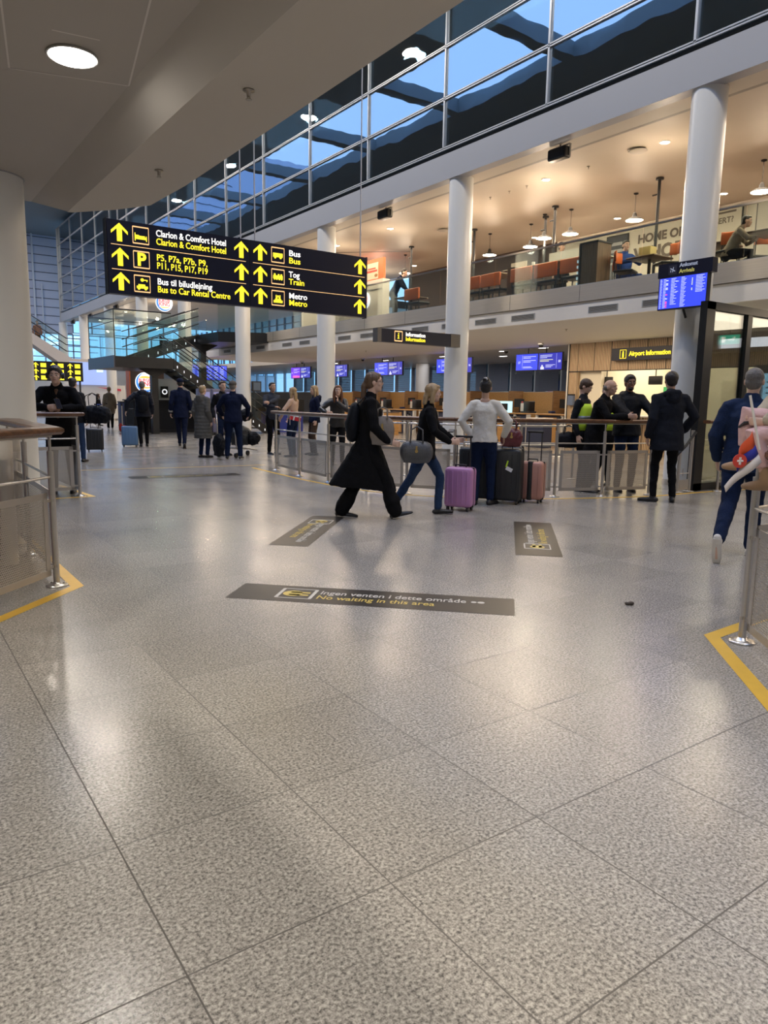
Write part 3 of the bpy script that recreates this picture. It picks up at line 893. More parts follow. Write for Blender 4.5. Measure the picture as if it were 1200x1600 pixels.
# screens
BLUE = mat('screen_blue', (0.02, 0.03, 0.3), 0.3, emit=(0.045, 0.075, 0.80), estr=1.0)
BLUE2 = mat('screen_deep_blue', (0.02, 0.02, 0.2), 0.3, emit=(0.035, 0.04, 0.42), estr=1.0)
VIOL = mat('screen_violet', (0.1, 0.02, 0.3), 0.3, emit=(0.14, 0.03, 0.75), estr=1.0)
PINK = mat('screen_pink', (0.5, 0.02, 0.2), 0.3, emit=(0.8, 0.12, 0.5), estr=1.0)
SCRW = mat('screen_text_white', (0.6, 0.6, 0.7), 0.3, emit=(0.55, 0.62, 1.0), estr=1.0)
SCRY = mat('screen_text_yellow', (0.6, 0.6, 0.3), 0.3, emit=(0.7, 0.75, 0.35), estr=1.0)
def bars(b, x, y0, z0, n, dz, ws, th=.012):
    for i in range(n):
        w = ws[i % len(ws)]
        b.box((x, y0 - w / 2, z0 - i * dz), (.002, w, th))
nums = (('17', '18'), ('15', '16'), ('13', '14'), ('11', '12'), ('9', '10'))
labs = ['pair of blue check-in screens numbered 17 and 18, the nearest pair', 'pair of blue check-in screens half hidden by the second column', 'pair of blue check-in screens above the walking woman in glasses', 'pair of blue check-in screens just right of the third column', 'pair of check-in screens with violet and pink panel, between third and fourth columns']
for k, yc in enumerate((16.8, 21.05, 25.3, 29.55, 33.0)):
    t = thing('checkin_screen', labs[k], 'screen', (18, yc, 2.45))
    b = MB(); b.span((18.0, yc - 1.02, 2.43), (18.07, yc + 1.02, 2.99)); b.build('housing', BLACK, t, True)
    for j, s in enumerate((1, -1)):
        b = MB(); b.span((17.996, yc + s * .51 - .49, 2.45), (17.9985, yc + s * .51 + .49, 2.975)); b.build('display', (VIOL if k == 4 and j == 0 else (BLUE if j == 0 else BLUE2)), t, True)
        ys = yc + s * .51
        b = MB()
        if j == 0:
            for z0 in (2.89, 2.76):
                bars(b, 17.995, ys + .16, z0, 2, .045, (.56, .34), .016)
            bars(b, 17.995, ys + .16, 2.56, 2, .035, (.36, .42), .014); b.box((17.995, ys + .2, 2.72), (.002, .006, .42))
        else:
            for z0 in (2.91,):
                bars(b, 17.995, ys + .43, z0, 3, .04, (.52, .5, .3), .015)
            bars(b, 17.995, ys + .18, 2.60, 3, .035, (.4, .3, .24), .012); b.span((17.994, ys + .25, 2.46), (17.996, ys + .40, 2.54)); b.span((17.994, ys + .30, 2.54), (17.996, ys + .36, 2.60)); b.box((17.995, ys - .27, 2.72), (.002, .006, .46))
        b.build('screen_lines', SCRW, t, True)
        text(nums[k][j], .11, (17.9945, ys + (.40 if j == 0 else -.33), 2.70), FX, SCRW, t, bold=.002)
    b = MB(); bars(b, 17.995, yc - .51 + .43, 2.765, 2, .045, (.55, .38), .018); b.build('screen_lines', SCRY, t, True)
    if k == 4:
        b = MB(); b.span((17.993, yc + .08, 2.46), (17.996, yc + .8, 2.56)); b.build('advert_strip', PINK, t, True)
    for s in (-.3, .5):
        b = MB(); b.cyl((18.05, yc + s, 2.99), (18.05, yc + s, 3.17), .02, seg=8); b.build('mount_pole', BLACK, t, True)
# arrivals board on the nearest column
t = thing('arrivals_screen', 'blue arrivals screen with dark header sign on the nearest column', 'screen', (10.9, 7.1, 2.93))
b = MB(); b.span((10.86, 6.60, 3.44), (11.0, 7.56, 3.66)); b.build('header_panel', SIGNB, t, True)
b = MB(); b.span((10.86, 6.66, 2.92), (10.95, 7.53, 3.44)); b.build('housing', BLACK, t, True)
b = MB(); b.span((10.857, 6.675, 2.94), (10.859, 7.515, 3.43)); b.build('display', BLUE, t, True)
b = MB()
for (yy, n, ws) in ((7.50, 21, (.03, .036)), (7.44, 21, (.045, .05)), (7.30, 19, (.09, .07, .11, .06)), (7.12, 21, (.06, .09, .075)), (6.86, 12, (.14, .11, .16, .12))):
    bars(b, 10.856, yy, 3.41, n, .0225, ws, .0075)
for z in (3.36, 3.20):
    b.box((10.856, 7.19, z), (.002, .05, .008))
b.build('screen_lines', SCRW, t, True)
b = MB()
for z in (3.375, 3.35, 3.328, 3.305, 3.283, 3.22, 3.20):
    b.box((10.856, 6.925, z), (.002, .018, .014))
b.build('status_marks', SCRY, t, True)
for z in (3.165, 3.05, 3.03, 3.00, 2.97):
    b = MB(); b.box((10.855, 7.375, z), (.002, .035, .018)); b.build('airline_mark', PINK, t, True)
for z in (3.39, 3.34, 3.32, 3.27, 3.25, 3.10):
    b = MB(); b.box((10.855, 7.375, z), (.002, .04, .015)); b.build('airline_mark', SCRW, t, True)
text('Ankomst', .085, (10.857, 7.17, 3.605), FX, mat('dim_white_print', (.3, .32, .38), .5, emit=(.16, .18, .24), estr=1), t, bold=.002)
text('Arrivals', .085, (10.857, 7.17, 3.51), FX, mat('dim_yellow_print', (.4, .36, .1), .5, emit=(.22, .20, .05), estr=1), t, bold=.002)
b = MB(); b.box((10.858, 7.29, 3.55), (.002, .15, .15)); b.build('pictogram', mat('dim_panel', (.03, .03, .05), .4), t, True)
b = MB(); b.box((10.856, 7.29, 3.55), (.002, .10, .014), rot=(R(30), 0, 0)); b.box((10.856, 7.285, 3.552), (.002, .012, .08), rot=(R(10), 0, 0)); b.box((10.856, 7.325, 3.53), (.002, .01, .035)); b.build('pictogram', mat('dim_white_print', (.3, .32, .38)), t, True)
b = MB(); b.span((10.9, 7.0, 3.1), (11.2, 7.3, 3.3)); b.cyl((11.1, 7.15, 2.8), (11.0, 7.15, 2.95), .02, seg=8); b.build('mount_bracket', BLACK, t, True)

# exit signs seen in and through the glass partition
t = thing('exit_sign', 'yellow illuminated exit sign, its reflection reading backwards in the glass partition', 'sign', (12.9, 4.6, 2.6))
b = MB(); b.span((12.1, 4.55, 2.5), (14.6, 4.65, 2.85)); b.build('sign_face', SIGNB, t, True)
text('Exit', .26, (13.35, 4.66, 2.66), (PI / 2, 0, PI), YEL, t, bold=.006)
t = thing('escape_sign', 'green illuminated escape route sign seen through the glass partition', 'sign', (14.4, 8.4, 2.7))
b = MB(); b.span((14.38, 8.05, 2.62), (14.44, 8.45, 2.80)); b.build('sign_face', mat('lit_green', (0.0, 0.4, 0.25), 0.4, emit=(0.02, 0.42, 0.28), estr=1), t, True)
b = MB(); b.span((14.375, 8.32, 2.65), (14.378, 8.40, 2.77)); b.box((14.375, 8.22, 2.71), (.003, .10, .02)); b.box((14.375, 8.14, 2.72), (.003, .03, .08), rot=(R(25), 0, 0)); b.build('pictogram', WHT, t, True)
b = MB(); b.cyl((14.41, 8.25, 2.8), (14.41, 8.25, 3.17), .01, seg=8); b.build('mount_pole', BLACK, t, True)
t = thing('information_screen', 'pale blue upright information screen beside the doorway, behind the glass', 'screen', (17.3, 9.0, 1.2))
b = MB(); b.span((17.35, 7.9, 0.0), (17.5, 9.2, 2.35)); b.build('housing', BLACKM, t, True)
b = MB(); b.span((17.345, 8.4, 1.3), (17.35, 9.0, 2.15)); b.build('display', mat('screen_pale_blue', (.3, .6, .9), .3, emit=(.20, .50, .78), estr=1), t, True)
b = MB(); bars(b, 17.343, 8.92, 1.95, 3, .13, (.34, .42, .5), .035); b.build('screen_lines', mat('screen_dark_print', (.05, .15, .3), .4), t, True)

# ------------------------------------------------------------------ floor marks
def tape_quad(name, pts, label, m=TAPE, z=.0015):
    b = MB(); b.add([(x, y, z) for x, y in pts], [tuple(range(len(pts)))])
    o = b.build(name, m); return o
def tape_corner(apex, da, db, la, lb, w, label):
    A = Vector(apex); da = Vector(da).normalized(); db = Vector(db).normalized()
    # inner corner offset
    cosang = da.dot(db); s = math.sqrt(max(1e-6, 1 - cosang * cosang)); inn = A + (da + db) * (w / s)
    P = [A, A + da * la, A + da * la + (db - da * cosang).normalized() * w, inn, A + db * lb + (da - db * cosang).normalized() * w, A + db * lb]
    b = MB(); z = .0015
    b.add([(p.x, p.y, z) for p in P], [(0, 1, 2, 3), (0, 3, 4, 5)])
    o = b.build('floor_tape', TAPE); tag(o, label, 'tape')
tape_corner((1.16, 5.38), (-.62, -.63), (0.0, 1), 1.9, 2.6, .085, 'yellow floor tape bent around the nearest left railing corner')
tape_corner((3.99, 2.285), (-.77, -.77), (1, .04), 2.2, 2.4, .085, 'yellow floor tape bent around the railing post at the right edge')
tape_corner((2.42, 10.24), (-1, -.0), (-.08, 1), 2.5, 1.6, .07, 'yellow floor tape around the railing where the headphone wearer leans')
pp = [(6.12, 13.2), (6.02, 11.9), (5.96, 10.9), (5.97, 9.9), (6.08, 9.0), (6.35, 8.33), (6.8, 7.75), (7.35, 7.3), (8.05, 6.97), (8.8, 6.68), (9.6, 6.46), (10.4, 6.42), (11.2, 6.35), (12.6, 6.1)]
b = MB()
for i in range(len(pp) - 1):
    a = Vector((*pp[i], .0015)); c = Vector((*pp[i + 1], .0015))
    n0 = (Vector(pp[min(i + 1, len(pp) - 1)]) - Vector(pp[max(i - 1, 0)])).normalized(); n1 = (Vector(pp[min(i + 2, len(pp) - 1)]) - Vector(pp[i])).normalized()
    n0 = Vector((n0.y, -n0.x, 0)) * .035; n1 = Vector((n1.y, -n1.x, 0)) * .035
    b.add([a - n0, a + n0, c + n1, c - n1], [(0, 1, 2, 3)])
tag(b.build('floor_tape', TAPE), 'curved yellow floor tape along the foot of the long central railing', 'tape')
b = MB(); b.add([(2.7, 14.04, .0015), (6.6, 13.62, .0015), (6.6, 13.67, .0015), (2.7, 14.09, .0015)], [(0, 1, 2, 3)]); tag(b.build('floor_tape', TAPE), 'thin pale yellow line across the floor beyond the far sticker', 'tape')
def sticker(c, ang, L, W, label, flip=1):
    t = thing('floor_sticker', label, 'floor sticker', (c[0], c[1], 0), ang)
    b = MB(); b.add([(-L / 2, -W / 2, .002), (L / 2, -W / 2, .002), (L / 2, W / 2, .002), (-L / 2, W / 2, .002)], [(0, 1, 2, 3)]); b.build('vinyl_sheet', STICK, t)
    text('Ingen venten i dette område', .125, (-L * .19, W * .14, .003), (0, 0, 0), STW, t, bold=.001, depth=.0004, sx=.72, world=False)
    text('No waiting in this area', .125, (-L * .19, -W * .16, .003), (0, 0, 0), STY, t, bold=.001, depth=.0004, sx=.72, world=False)
    b = MB()
    for dx, dy, w, h in ((0, .12, .24, .012), (0, -.12, .24, .012), (.12, 0, .012, .24), (-.12, 0, .012, .24)):
        b.box((-L * .27 + dx, dy, .003), (w + .012, h, .0006))
    b.build('pictogram_frame', STW, t)
    b = MB(); b.cyl((-L * .27 - .03, 0, .0028), (-L * .27 - .03, 0, .0034), .07, seg=16); b.box((-L * .27 + .02, 0.03, .0031), (.14, .03, .0006)); b.box((-L * .27 + .02, -0.03, .0031), (.14, .03, .0006)); b.build('pictogram', STY, t)
    b = MB(); b.cyl((L * .36, .05, .0028), (L * .36, .05, .0034), .02, seg=12); b.cyl((L * .385, .05, .0028), (L * .385, .05, .0034), .025, seg=12); b.build('small_mark', STW, t)
    return t
sticker((2.74, 4.01), math.atan2(-1.38, 1.40), 1.97, .40, 'black floor sticker reading No waiting in this area, nearest the camera')
sticker((3.71, 6.58), math.atan2(1.28, 1.2), 1.78, .38, 'worn black floor sticker in front of the walking women, on the left', 1).rotation_euler.z = math.atan2(1.28, 1.2) + PI
sticker((5.48, 5.04), math.atan2(1.32, 1.31), 1.86, .42, 'black floor sticker lying crosswise on the right, by the standing luggage')
sticker((4.42, 12.28), math.atan2(-.2, 1.85), 1.9, .40, 'far black floor sticker, a thin strip from here')
b = MB(); b.ell((4.17, 2.93, .012), (.025, .018, .012)); b.ell((4.15, 2.945, .01), (.016, .02, .01)); tag(b.build('litter_crumb', mat('brown_crumb', (.05, .035, .025), .8)), 'small brown crumb lying on the floor tiles', 'litter')

# ------------------------------------------------------------------ railings
def railing(label, pts, nopost=(), z_top=1.12, hand_w=.085, width_fn=None, panels=True, endcap=True, extra=.10, wood=True, mid=(.79,)):
    base = (pts[0][0], pts[0][1], 0)
    t = thing('railing', label, 'railing', base)
    P = [Vector((p[0], p[1], 0)) for p in pts]
    # handrail: swept flattened section, smooth along the polyline
    Q = [P[0] + (P[0] - P[1]).normalized() * extra] + P + [P[-1] + (P[-1] - P[-2]).normalized() * extra]
    prof = [(-hand_w, -.012), (-hand_w * .8, -.03), (0, -.034), (hand_w * .8, -.03), (hand_w, -.012), (hand_w, .008), (hand_w * .82, .02), (0, .024), (-hand_w * .82, .02), (-hand_w, .008)]
    vs = []; n = len(prof)
    for i, q in enumerate(Q):
        a = (q - Q[i - 1]).normalized() if i > 0 else None
        c = (Q[i + 1] - q).normalized() if i < len(Q) - 1 else None
        d = ((a or c) + (c or a)).normalized()
        nn = Vector((d.y, -d.x, 0))
        k = 1.0
        if a is not None and c is not None:
            k = min(1 / max(.35, math.sqrt((1 + a.dot(c)) / 2)), 2.6)
        for x, z in prof:
            vs.append(q + nn * x * k + Vector((0, 0, z_top + z)))
    fs = [(i * n + j, i * n + (j + 1) % n, (i + 1) * n + (j + 1) % n, (i + 1) * n + j) for i in range(len(Q) - 1) for j in range(n)]
    fs += [tuple(reversed(range(n))), tuple(range((len(Q) - 1) * n, len(Q) * n))]
    b = MB(); b.add(vs, fs); b.build('handrail', WOODR if wood else STEEL, t, True)
    # flat steel bar under the handrail
    b = MB()
    for i in range(len(P) - 1):
        d = P[i + 1] - P[i]; c = (P[i] + P[i + 1]) / 2
        b.box((c.x, c.y, z_top - .043), (d.length, .04, .012), rz=math.atan2(d.y, d.x))
    b.build('under_rail_bar', STEEL, t, True)
    for i, p in enumerate(P):
        if i in nopost:
            continue
        b = MB(); b.cyl((p.x, p.y, .012), (p.x, p.y, z_top - .15), .0225, seg=16); b.cyl((p.x, p.y, z_top - .15), (p.x, p.y, z_top - .035), .011, seg=10)
        po = b.build('post', STEEL, t, True)
        b = MB(); b.lathe((p.x, p.y, 0), [(0, 0), (.075, 0), (.075, .008), (.06, .014), (.03, .018), (.026, .03), (.0226, .03)], 24)
        for a in range(3):
            b.cyl((p.x + .052 * math.cos(a * 2.1), p.y + .052 * math.sin(a * 2.1), .01), (p.x + .052 * math.cos(a * 2.1), p.y + .052 * math.sin(a * 2.1), .022), .009, seg=8)
        b.build('base_flange', STEEL, po, True)
    for i in range(len(P) - 1):
        d = P[i + 1] - P[i]
        b = MB()
        for z in mid:
            b.cyl((P[i].x, P[i].y, z), (P[i + 1].x, P[i + 1].y, z), .010, seg=10)
        b.build('mid_rail', STEEL, t, True)
        if panels:
            u = d.normalized(); L = d.length - .13; o = P[i] + u * .065; n2 = Vector((-u.y, u.x, 0)) * .004
            z0, z1 = .09, .685; fr = .045
            b = MB()
            b.uvquad(o + u * fr + Vector((0, 0, z0 + fr)), u, (0, 0, 1), L - 2 * fr, z1 - z0 - 2 * fr)
            pn = b.build('perforated_panel', PERF, t, True)
            ang = math.atan2(u.y, u.x); c = o + u * L / 2
            b = MB(); b.box((c.x, c.y, z0 + fr / 2), (L, .008, fr), rz=ang); b.box((c.x, c.y, z1 - fr / 2), (L, .008, fr), rz=ang)
            for e in (fr / 2, L - fr / 2):
                q = o + u * e; b.box((q.x, q.y, (z0 + z1) / 2), (fr, .008, z1 - z0), rz=ang)
            for e in (-.045, L + .045):
                for z in (z0 + .06, z1 - .06):
                    q = o + u * e; b.box((q.x, q.y, z), (.1, .012, .02), rz=ang)
            b.build('panel_frame', mat('panel_steel', (0.52, 0.48, 0.43), 0.38, 0.8), pn, True)
    return t
railing('steel and walnut railing corner at the left edge, nearest on that side', [(.10, 4.56), (1.0, 5.49), (1.02, 6.7), (1.02, 7.55)], nopost=(0,), hand_w=.095, extra=.0)
railing('walnut-topped railing with perforated panels where the headphone wearer leans', [(1.02, 10.32), (2.24, 10.36), (2.22, 12.0)], nopost=(2,), hand_w=.09, extra=.0)
CR = [(6.29, 12.5), (6.17, 11.35), (6.11, 10.25), (6.17, 9.2), (6.42, 8.5), (6.85, 7.93), (7.42, 7.48), (8.13, 7.15), (8.82, 6.84), (9.66, 6.62)]
railing('long curved central railing with walnut handrail and perforated panels', CR, hand_w=.075)
railing('railing with walnut handrail running right from the nearest column', [(11.1, 6.35), (12.7, 6.05), (14.3, 5.75)], hand_w=.075, extra=.35)
railing('railing corner at the right edge, the child sits on its handrail', [(3.0, .93), (4.06, 2.09), (5.5, 2.14)], nopost=(0,), hand_w=.09, extra=.0)
# plain steel barrier behind the central railing
t = thing('steel_barrier', 'plain steel two-bar barrier standing behind the central railing', 'barrier', (8.0, 11.0, 0))
Bp = [(7.6, 11.9), (8.0, 10.6), (8.6, 9.7), (9.4, 9.1), (10.4, 8.75)]
for i, (x, y) in enumerate(Bp):
    b = MB(); b.cyl((x, y, 0), (x, y, .98), .022, seg=12); b.lathe((x, y, 0), [(0, 0), (.08, 0), (.08, .01), (.03, .016), (.0, .016)], 16); b.build('post', STEEL, t, True)
for i in range(len(Bp) - 1):
    for z in (.96, .62):
        b = MB(); b.cyl((*Bp[i], z), (*Bp[i + 1], z), .018, seg=10); b.build('rail', STEEL, t, True)
# swing gate posts beside the nearest column
t = thing('gate_post', 'short steel gate between two posts at the foot of the nearest column', 'gate', (10.72, 6.62, 0))
for x in (10.30, 10.62):
    b = MB(); b.cyl((x, 6.55, 0), (x, 6.55, .98), .026, seg=14); b.lathe((x, 6.55, 0), [(0, 0), (.07, 0), (.09, .01), (.03, .018), (0, .018)], 20); b.build('post', STEEL, t, True)
b = MB(); b.cyl((10.30, 6.55, .3), (10.62, 6.55, .3), .008, seg=8); b.cyl((10.42, 6.55, .26), (10.42, 6.55, .38), .01, seg=8); b.box((10.46, 6.55, .12), (.24, .02, .16)); b.build('latch_bar', STEEL, t, True)
b = MB(); b.tube([(10.62, 6.50, .96), (10.35, 6.49, .74), (10.12, 6.49, .60)], .022, 8, ry=.008); b.build('strap', CHAR, t, True)
# ------------------------------------------------------------------ restaurant fittings
FR = 3.74
PEND = [(15.74, 8.6), (15.74, 11.74), (15.68, 13.71), (15.52, 14.5), (16.04, 15.5), (15.96, 17.13), (15.9, 18.7), (15.9, 21.4)]
pl_ = ['the one nearest the right', 'right of the tall pole', 'just right of the paired dark poles', 'between the thin poles', 'left of the two thin dark poles', 'just right of the second column', 'tucked against the second column', 'left of the second column']
p0 = None
for (x, y), l in zip(PEND, pl_):
    lab = 'black-topped pendant lamp, bright shade, ' + l
    if p0 is None:
        t = thing('pendant_lamp', lab, 'pendant lamp', (x, y, 5.86), 0, 'pendant lamps of the restaurant')
        b = MB(); b.lathe((0, 0, 0), [(.215, 0), (.205, .018), (.14, .06), (.06, .085), (.05, .15), (.03, .19), (0, .2)], 28); b.lathe((0, 0, 0), [(.213, 0.001), (.20, .014), (.14, .05), (.05, .08), (0, .082)], 28); b.build('lamp_shade', BLACK, t)
        b = MB(); b.lathe((0, 0, 0), [(.0, .065), (.14, .044), (.195, .012), (.208, .002), (.20, .0), (.0, .0)], 28); b.build('glowing_bowl', LAMPW, t)
        b = MB(); b.cyl((0, 0, .2), (0, 0, .62), .006, seg=6); b.build('cord', BLACK, t)
        b = MB(); b.lathe((0, 0, .60), [(0, .04), (.06, .04), (.055, .015), (.01, 0)], 16); b.build('ceiling_rose', BLACK, t)
        p0 = t
    else:
        dup(p0, (x, y, 5.86), 0, lab)
    l = bpy.data.lights.new('pendant_light', 'POINT'); l.energy = 55; l.color = WARM; l.shadow_soft_size = .12
    o = bpy.data.objects.new('pendant_light', l); COL.objects.link(o); o.location = (x, y, 5.78)
d0 = None
def downlight(x, y, z, label, r=.11):
    global d0
    if d0 is None:
        t = thing('downlight', label, 'downlight', (x, y, z), 0, 'recessed ceiling downlights')
        b = MB(); b.lathe((0, 0, 0), [(.0, -.008), (.085, -.008)], 20); b.build('lens', mat('downlight_lens', (1, 1, 1), emit=(1.0, .88, .68), estr=22), t)
        b = MB(); b.lathe((0, 0, 0), [(.085, -.008), (.10, -.014), (.115, -.004), (.115, 0)], 20); b.build('trim_ring', WHITE, t)
        d0 = t; return t
    return dup(d0, (x, y, z), 0, label)
names = {0: 'beside the nearest column', 1: 'between the nearest and second columns', 3: 'left of the second column', 4: 'right of the third column'}
k = 0
for yy in [6.15 + 3.1 * i for i in range(0, 16)]:
    k += 1
    downlight(13.2, yy, 6.5, 'recessed warm downlight in the front row of the upper ceiling, number %s from the right' % ('one two three four five six seven eight nine ten eleven twelve thirteen fourteen fifteen sixteen'.split()[k - 1]))
k = 0
for yy in [7.34 + 3.1 * i for i in range(0, 6)]:
    k += 1
    downlight(17.4, yy, 6.5, 'recessed warm downlight in the back row of the restaurant ceiling, number %s from the right' % ('one two three four five six'.split()[k - 1]))
for x, y in [(13.2, 9.25), (13.2, 12.35), (13.2, 15.45), (13.2, 18.55), (13.2, 21.6), (13.2, 27.8), (13.2, 34), (13.2, 40.2), (13.2, 46.4), (17.0, 24.6)]:  # added bare points below the ceiling to brighten it, not downlight fittings
    l = bpy.data.lights.new('ceiling_fill_light', 'POINT'); l.energy = 40; l.color = WARM; l.shadow_soft_size = .08
    o = bpy.data.objects.new('ceiling_fill_light', l); COL.objects.link(o); o.location = (x, y, 5.6)
# dark poles
for (x, y, l) in ((15.12, 10.66, 'tall dark pole from floor to restaurant ceiling beside the seated man in blue'), (15.11, 13.76, 'thin dark pole, right one of the pair left of the wooden screen'), (15.71, 14.64, 'thin dark pole, left one of the pair left of the wooden screen'), (15.2, 17.0, 'thin dark pole just right of the second column'), (15.22, 20.15, 'thin dark pole left of the second column, cable running to it')):
    b = MB(); b.cyl((x, y, FR), (x, y, 6.5), .035, seg=12); b.lathe((x, y, 6.46), [(0, .04), (.09, .04), (.09, .0), (.035, 0)], 12)
    b.cyl((x, y, 6.15), (x, y + .16, 6.15), .02, seg=8)
    tag(b.build('ceiling_pole', CHAR), l, 'pole')
# loudspeakers under the soffit
s0 = None
for i, (y, l) in enumerate(((10.4, 'black loudspeaker under the fascia between the nearest and second columns'), (16.35, 'black loudspeaker under the fascia left of the second column'), (22.4, 'black loudspeaker under the fascia, behind the hanging sign'), (36.1, 'small black loudspeaker under the fascia above the stairs'), (42.1, 'dark loudspeaker under the fascia, left of the hanging sign'), (47.9, 'dark loudspeaker under the fascia near the far corner'), (52.6, 'farthest dark loudspeaker under the fascia'))):
    if s0 is None:
        t = thing('loudspeaker', l, 'speaker', (11.45, y, 6.22), 0, 'loudspeakers under the fascia')
        b = MB(); b.rbox((0, 0, 0), (.20, .46, .22), .04); b.build('cabinet', BLACK, t)
        b = MB(); b.box((-.102, 0, 0), (.006, .40, .17)); b.build('grille', CHAR, t)
        b = MB(); b.box((.03, .25, .03), (.03, .02, .2)); b.box((.03, -.25, .03), (.03, .02, .2)); b.box((.03, 0, .14), (.05, .52, .02)); b.cyl((.03, 0, .14), (.03, 0, .18), .02, seg=8); b.build('bracket', mat('grey_bracket', (.35, .33, .3), .5), t)
        s0 = t
    else:
        dup(s0, (11.45, y, 6.22), 0, l)
for (x, y, z, l) in ((13.12, 9.81, 6.5, 'flat round air diffuser near the nearest column'), (14.48, 17.59, 6.5, 'flat round air diffuser left of the second column')):
    b = MB(); b.lathe((x, y, z), [(0, -.05), (.17, -.05), (.19, -.04), (.17, -.03), (.08, -.02), (.08, 0)], 28); tag(b.build('air_diffuser', mat('diffuser_grey', (.4, .36, .3), .5)), l, 'vent')
for i, (y, l) in enumerate(((11.13, 'right of the second loudspeaker gap'), (12.96, 'nearest of the three in a row'), (13.54, 'middle of the three in a row'), (14.21, 'beside the second column'))):
    sprinkler(13.2, y, 6.5, 'small dark sprinkler head in the restaurant ceiling, ' + l, sp0)
# hanging cable
b = MB(); b.tube([(12.1, 24.0, 6.38), (13.6, 22.3, 6.42), (15.22, 20.2, 6.35)], .008, 6); tag(b.build('ceiling_cable', BLACK), 'thin dark cable slung under the restaurant ceiling to a pole', 'cable')

# seating
def chair(x, y, rz, label, first=None, hi=False):
    if first is not None:
        return dup(first, (x, y, FR), rz, label)
    t = thing('restaurant_chair', label, 'chair', (x, y, FR), rz, 'orange-backed chairs of the restaurant')
    b = MB(); b.rbox((0, 0, .46), (.42, .42, .05), .02); b.build('seat', BLACK, t)
    b = MB()
    for i in range(7):
        a = (i - 3) / 3
        b.add([], [])
    b.tube([(-.20, -.19 + .04, .78), (-.1, -.23, .78), (0, -.245, .78), (.1, -.23, .78), (.20, -.15, .78)], .014, 12, ry=.115, side=(0, 1, 0)); b.build('backrest', ORANGE, t)
    b = MB(); b.cyl((-.18, -.17, .46), (-.19, -.19, .80), .011, seg=8); b.cyl((.18, -.17, .46), (.19, -.19, .80), .011, seg=8); b.build('back_frame', BLACK, t)
    for sx in (-1, 1):
        for sy in (-1, 1):
            b = MB(); b.cyl((sx * .17, sy * .17, .45), (sx * .2, sy * .2, 0), .011, seg=8); b.build('leg', BLACK, t)
    return t
c0 = chair(13.55, 10.25, R(200), 'orange-backed chair just right of the wooden screen')
chair(13.4, 9.15, R(60), 'orange-backed chair just right of the tall dark pole', c0)
chair(14.5, 9.3, R(120), 'orange-backed chair partly behind the nearest column', c0)
chair(13.3, 7.9, R(80), 'orange-backed chair just right of the nearest column', c0)
chair(14.2, 7.7, R(-30), 'orange-backed chair beneath the poster at the right edge', c0)
chair(14.42, 10.95, R(160), 'orange-backed chair the man in blue sits on', c0)
# high bench seats with orange back panels
h0 = None
for (ya, yb, l) in ((11.13, 11.9, 'next to the wooden screen'), (11.98, 12.68, 'second left of the wooden screen'), (12.76, 13.47, 'third left of the wooden screen'), (13.85, 14.55, 'just right of the second column'), (14.62, 15.3, 'tucked behind the second column'), (17.2, 17.9, 'just left of the second column')):
    lab = 'bar seat with orange back panel and dark legs, ' + l
    yc = (ya + yb) / 2
    if h0 is None:
        t = thing('bar_seat', lab, 'chair', (13.3, yc, FR), 0, 'orange-backed bar seats by the balustrade')
        b = MB(); b.rbox((0, 0, .75), (.06, .72, .33), .03); b.build('backrest', ORANGE, t)
        b = MB(); b.rbox((.22, 0, .5), (.42, .7, .07), .03); b.build('seat', BLACK, t)
        for sx in (.04, .38):
            for sy in (-.3, .3):
                b = MB(); b.cyl((sx, sy, 0), (sx, sy, .5), .018, seg=8); b.build('leg', BLACK, t)
        for sy in (-.33, .33):
            b = MB(); b.cyl((0.02, sy, .45), (.0, sy, .9), .016, seg=8); b.build('back_frame', BLACK, t)
        h0 = t
    else:
        dup(h0, (13.3, yc, FR), 0, lab)
def table(x, y, w, d, h, label, m=None, rz=0):
    t = thing('restaurant_table', label, 'table', (x, y, FR), rz)
    b = MB(); b.rbox((0, 0, h - .02), (w, d, .04), .015); b.build('tabletop', m or WOODD, t)
    b = MB(); b.cyl((0, 0, .02), (0, 0, h - .04), .035, seg=12); b.build('pedestal', BLACK, t)
    b = MB(); b.lathe((0, 0, 0), [(0, 0), (.22, 0), (.22, .012), (.05, .03), (.035, .05)], 20); b.build('base', BLACK, t)
    return t
LTOP = wood_material('light_laminate_top', (0.30, 0.22, 0.14), (0.42, 0.32, 0.22), rough=.35)
table(13.95, 12.6, .7, 3.0, 1.0, 'long light-topped high table behind the orange bar seats', LTOP)
table(14.0, 15.0, .7, 1.5, 1.0, 'light-topped high table just right of the second column', LTOP)
table(13.95, 9.95, .7, .7, .76, 'dark square table in front of the seated man in blue')
table(13.9, 8.45, .7, .8, .76, 'dark table partly behind the nearest column')
table(13.55, 6.9, .7, 1.1, .76, 'dark table between the two people seated at the right edge')
table(13.7, 18.1, .7, .8, .74, 'dark table left of the second column where the waiter bends')
t = thing('wooden_screen', 'dark plank-faced wooden screen standing at the balustrade end of the seats', 'screen', (13.25, 10.85, FR))
b = MB(); b.span((13.05, 10.62, FR), (13.5, 11.08, 4.83)); b.build('planks', wood_material('umber_planks', (0.10, 0.06, 0.035), (0.22, 0.14, 0.08), (20, 20, 1), .5, 0), t, True)
b = MB(); b.span((13.03, 10.6, 4.83), (13.52, 11.1, 4.86)); b.span((13.03, 11.06, FR), (13.07, 11.11, 4.83)); b.build('edge_trim', CHAR, t, True)
b = MB()
for z in (4.0, 4.12, 4.24, 4.36, 4.48):
    b.box((13.04, 11.14, z), (.02, .03, .06))
b.box((13.2, 11.16, 4.2), (.04, .04, .95)); b.build('light_strip', mat('cool_strip', (.7, .8, .85), .4, emit=(.35, .45, .5), estr=1), t, True)
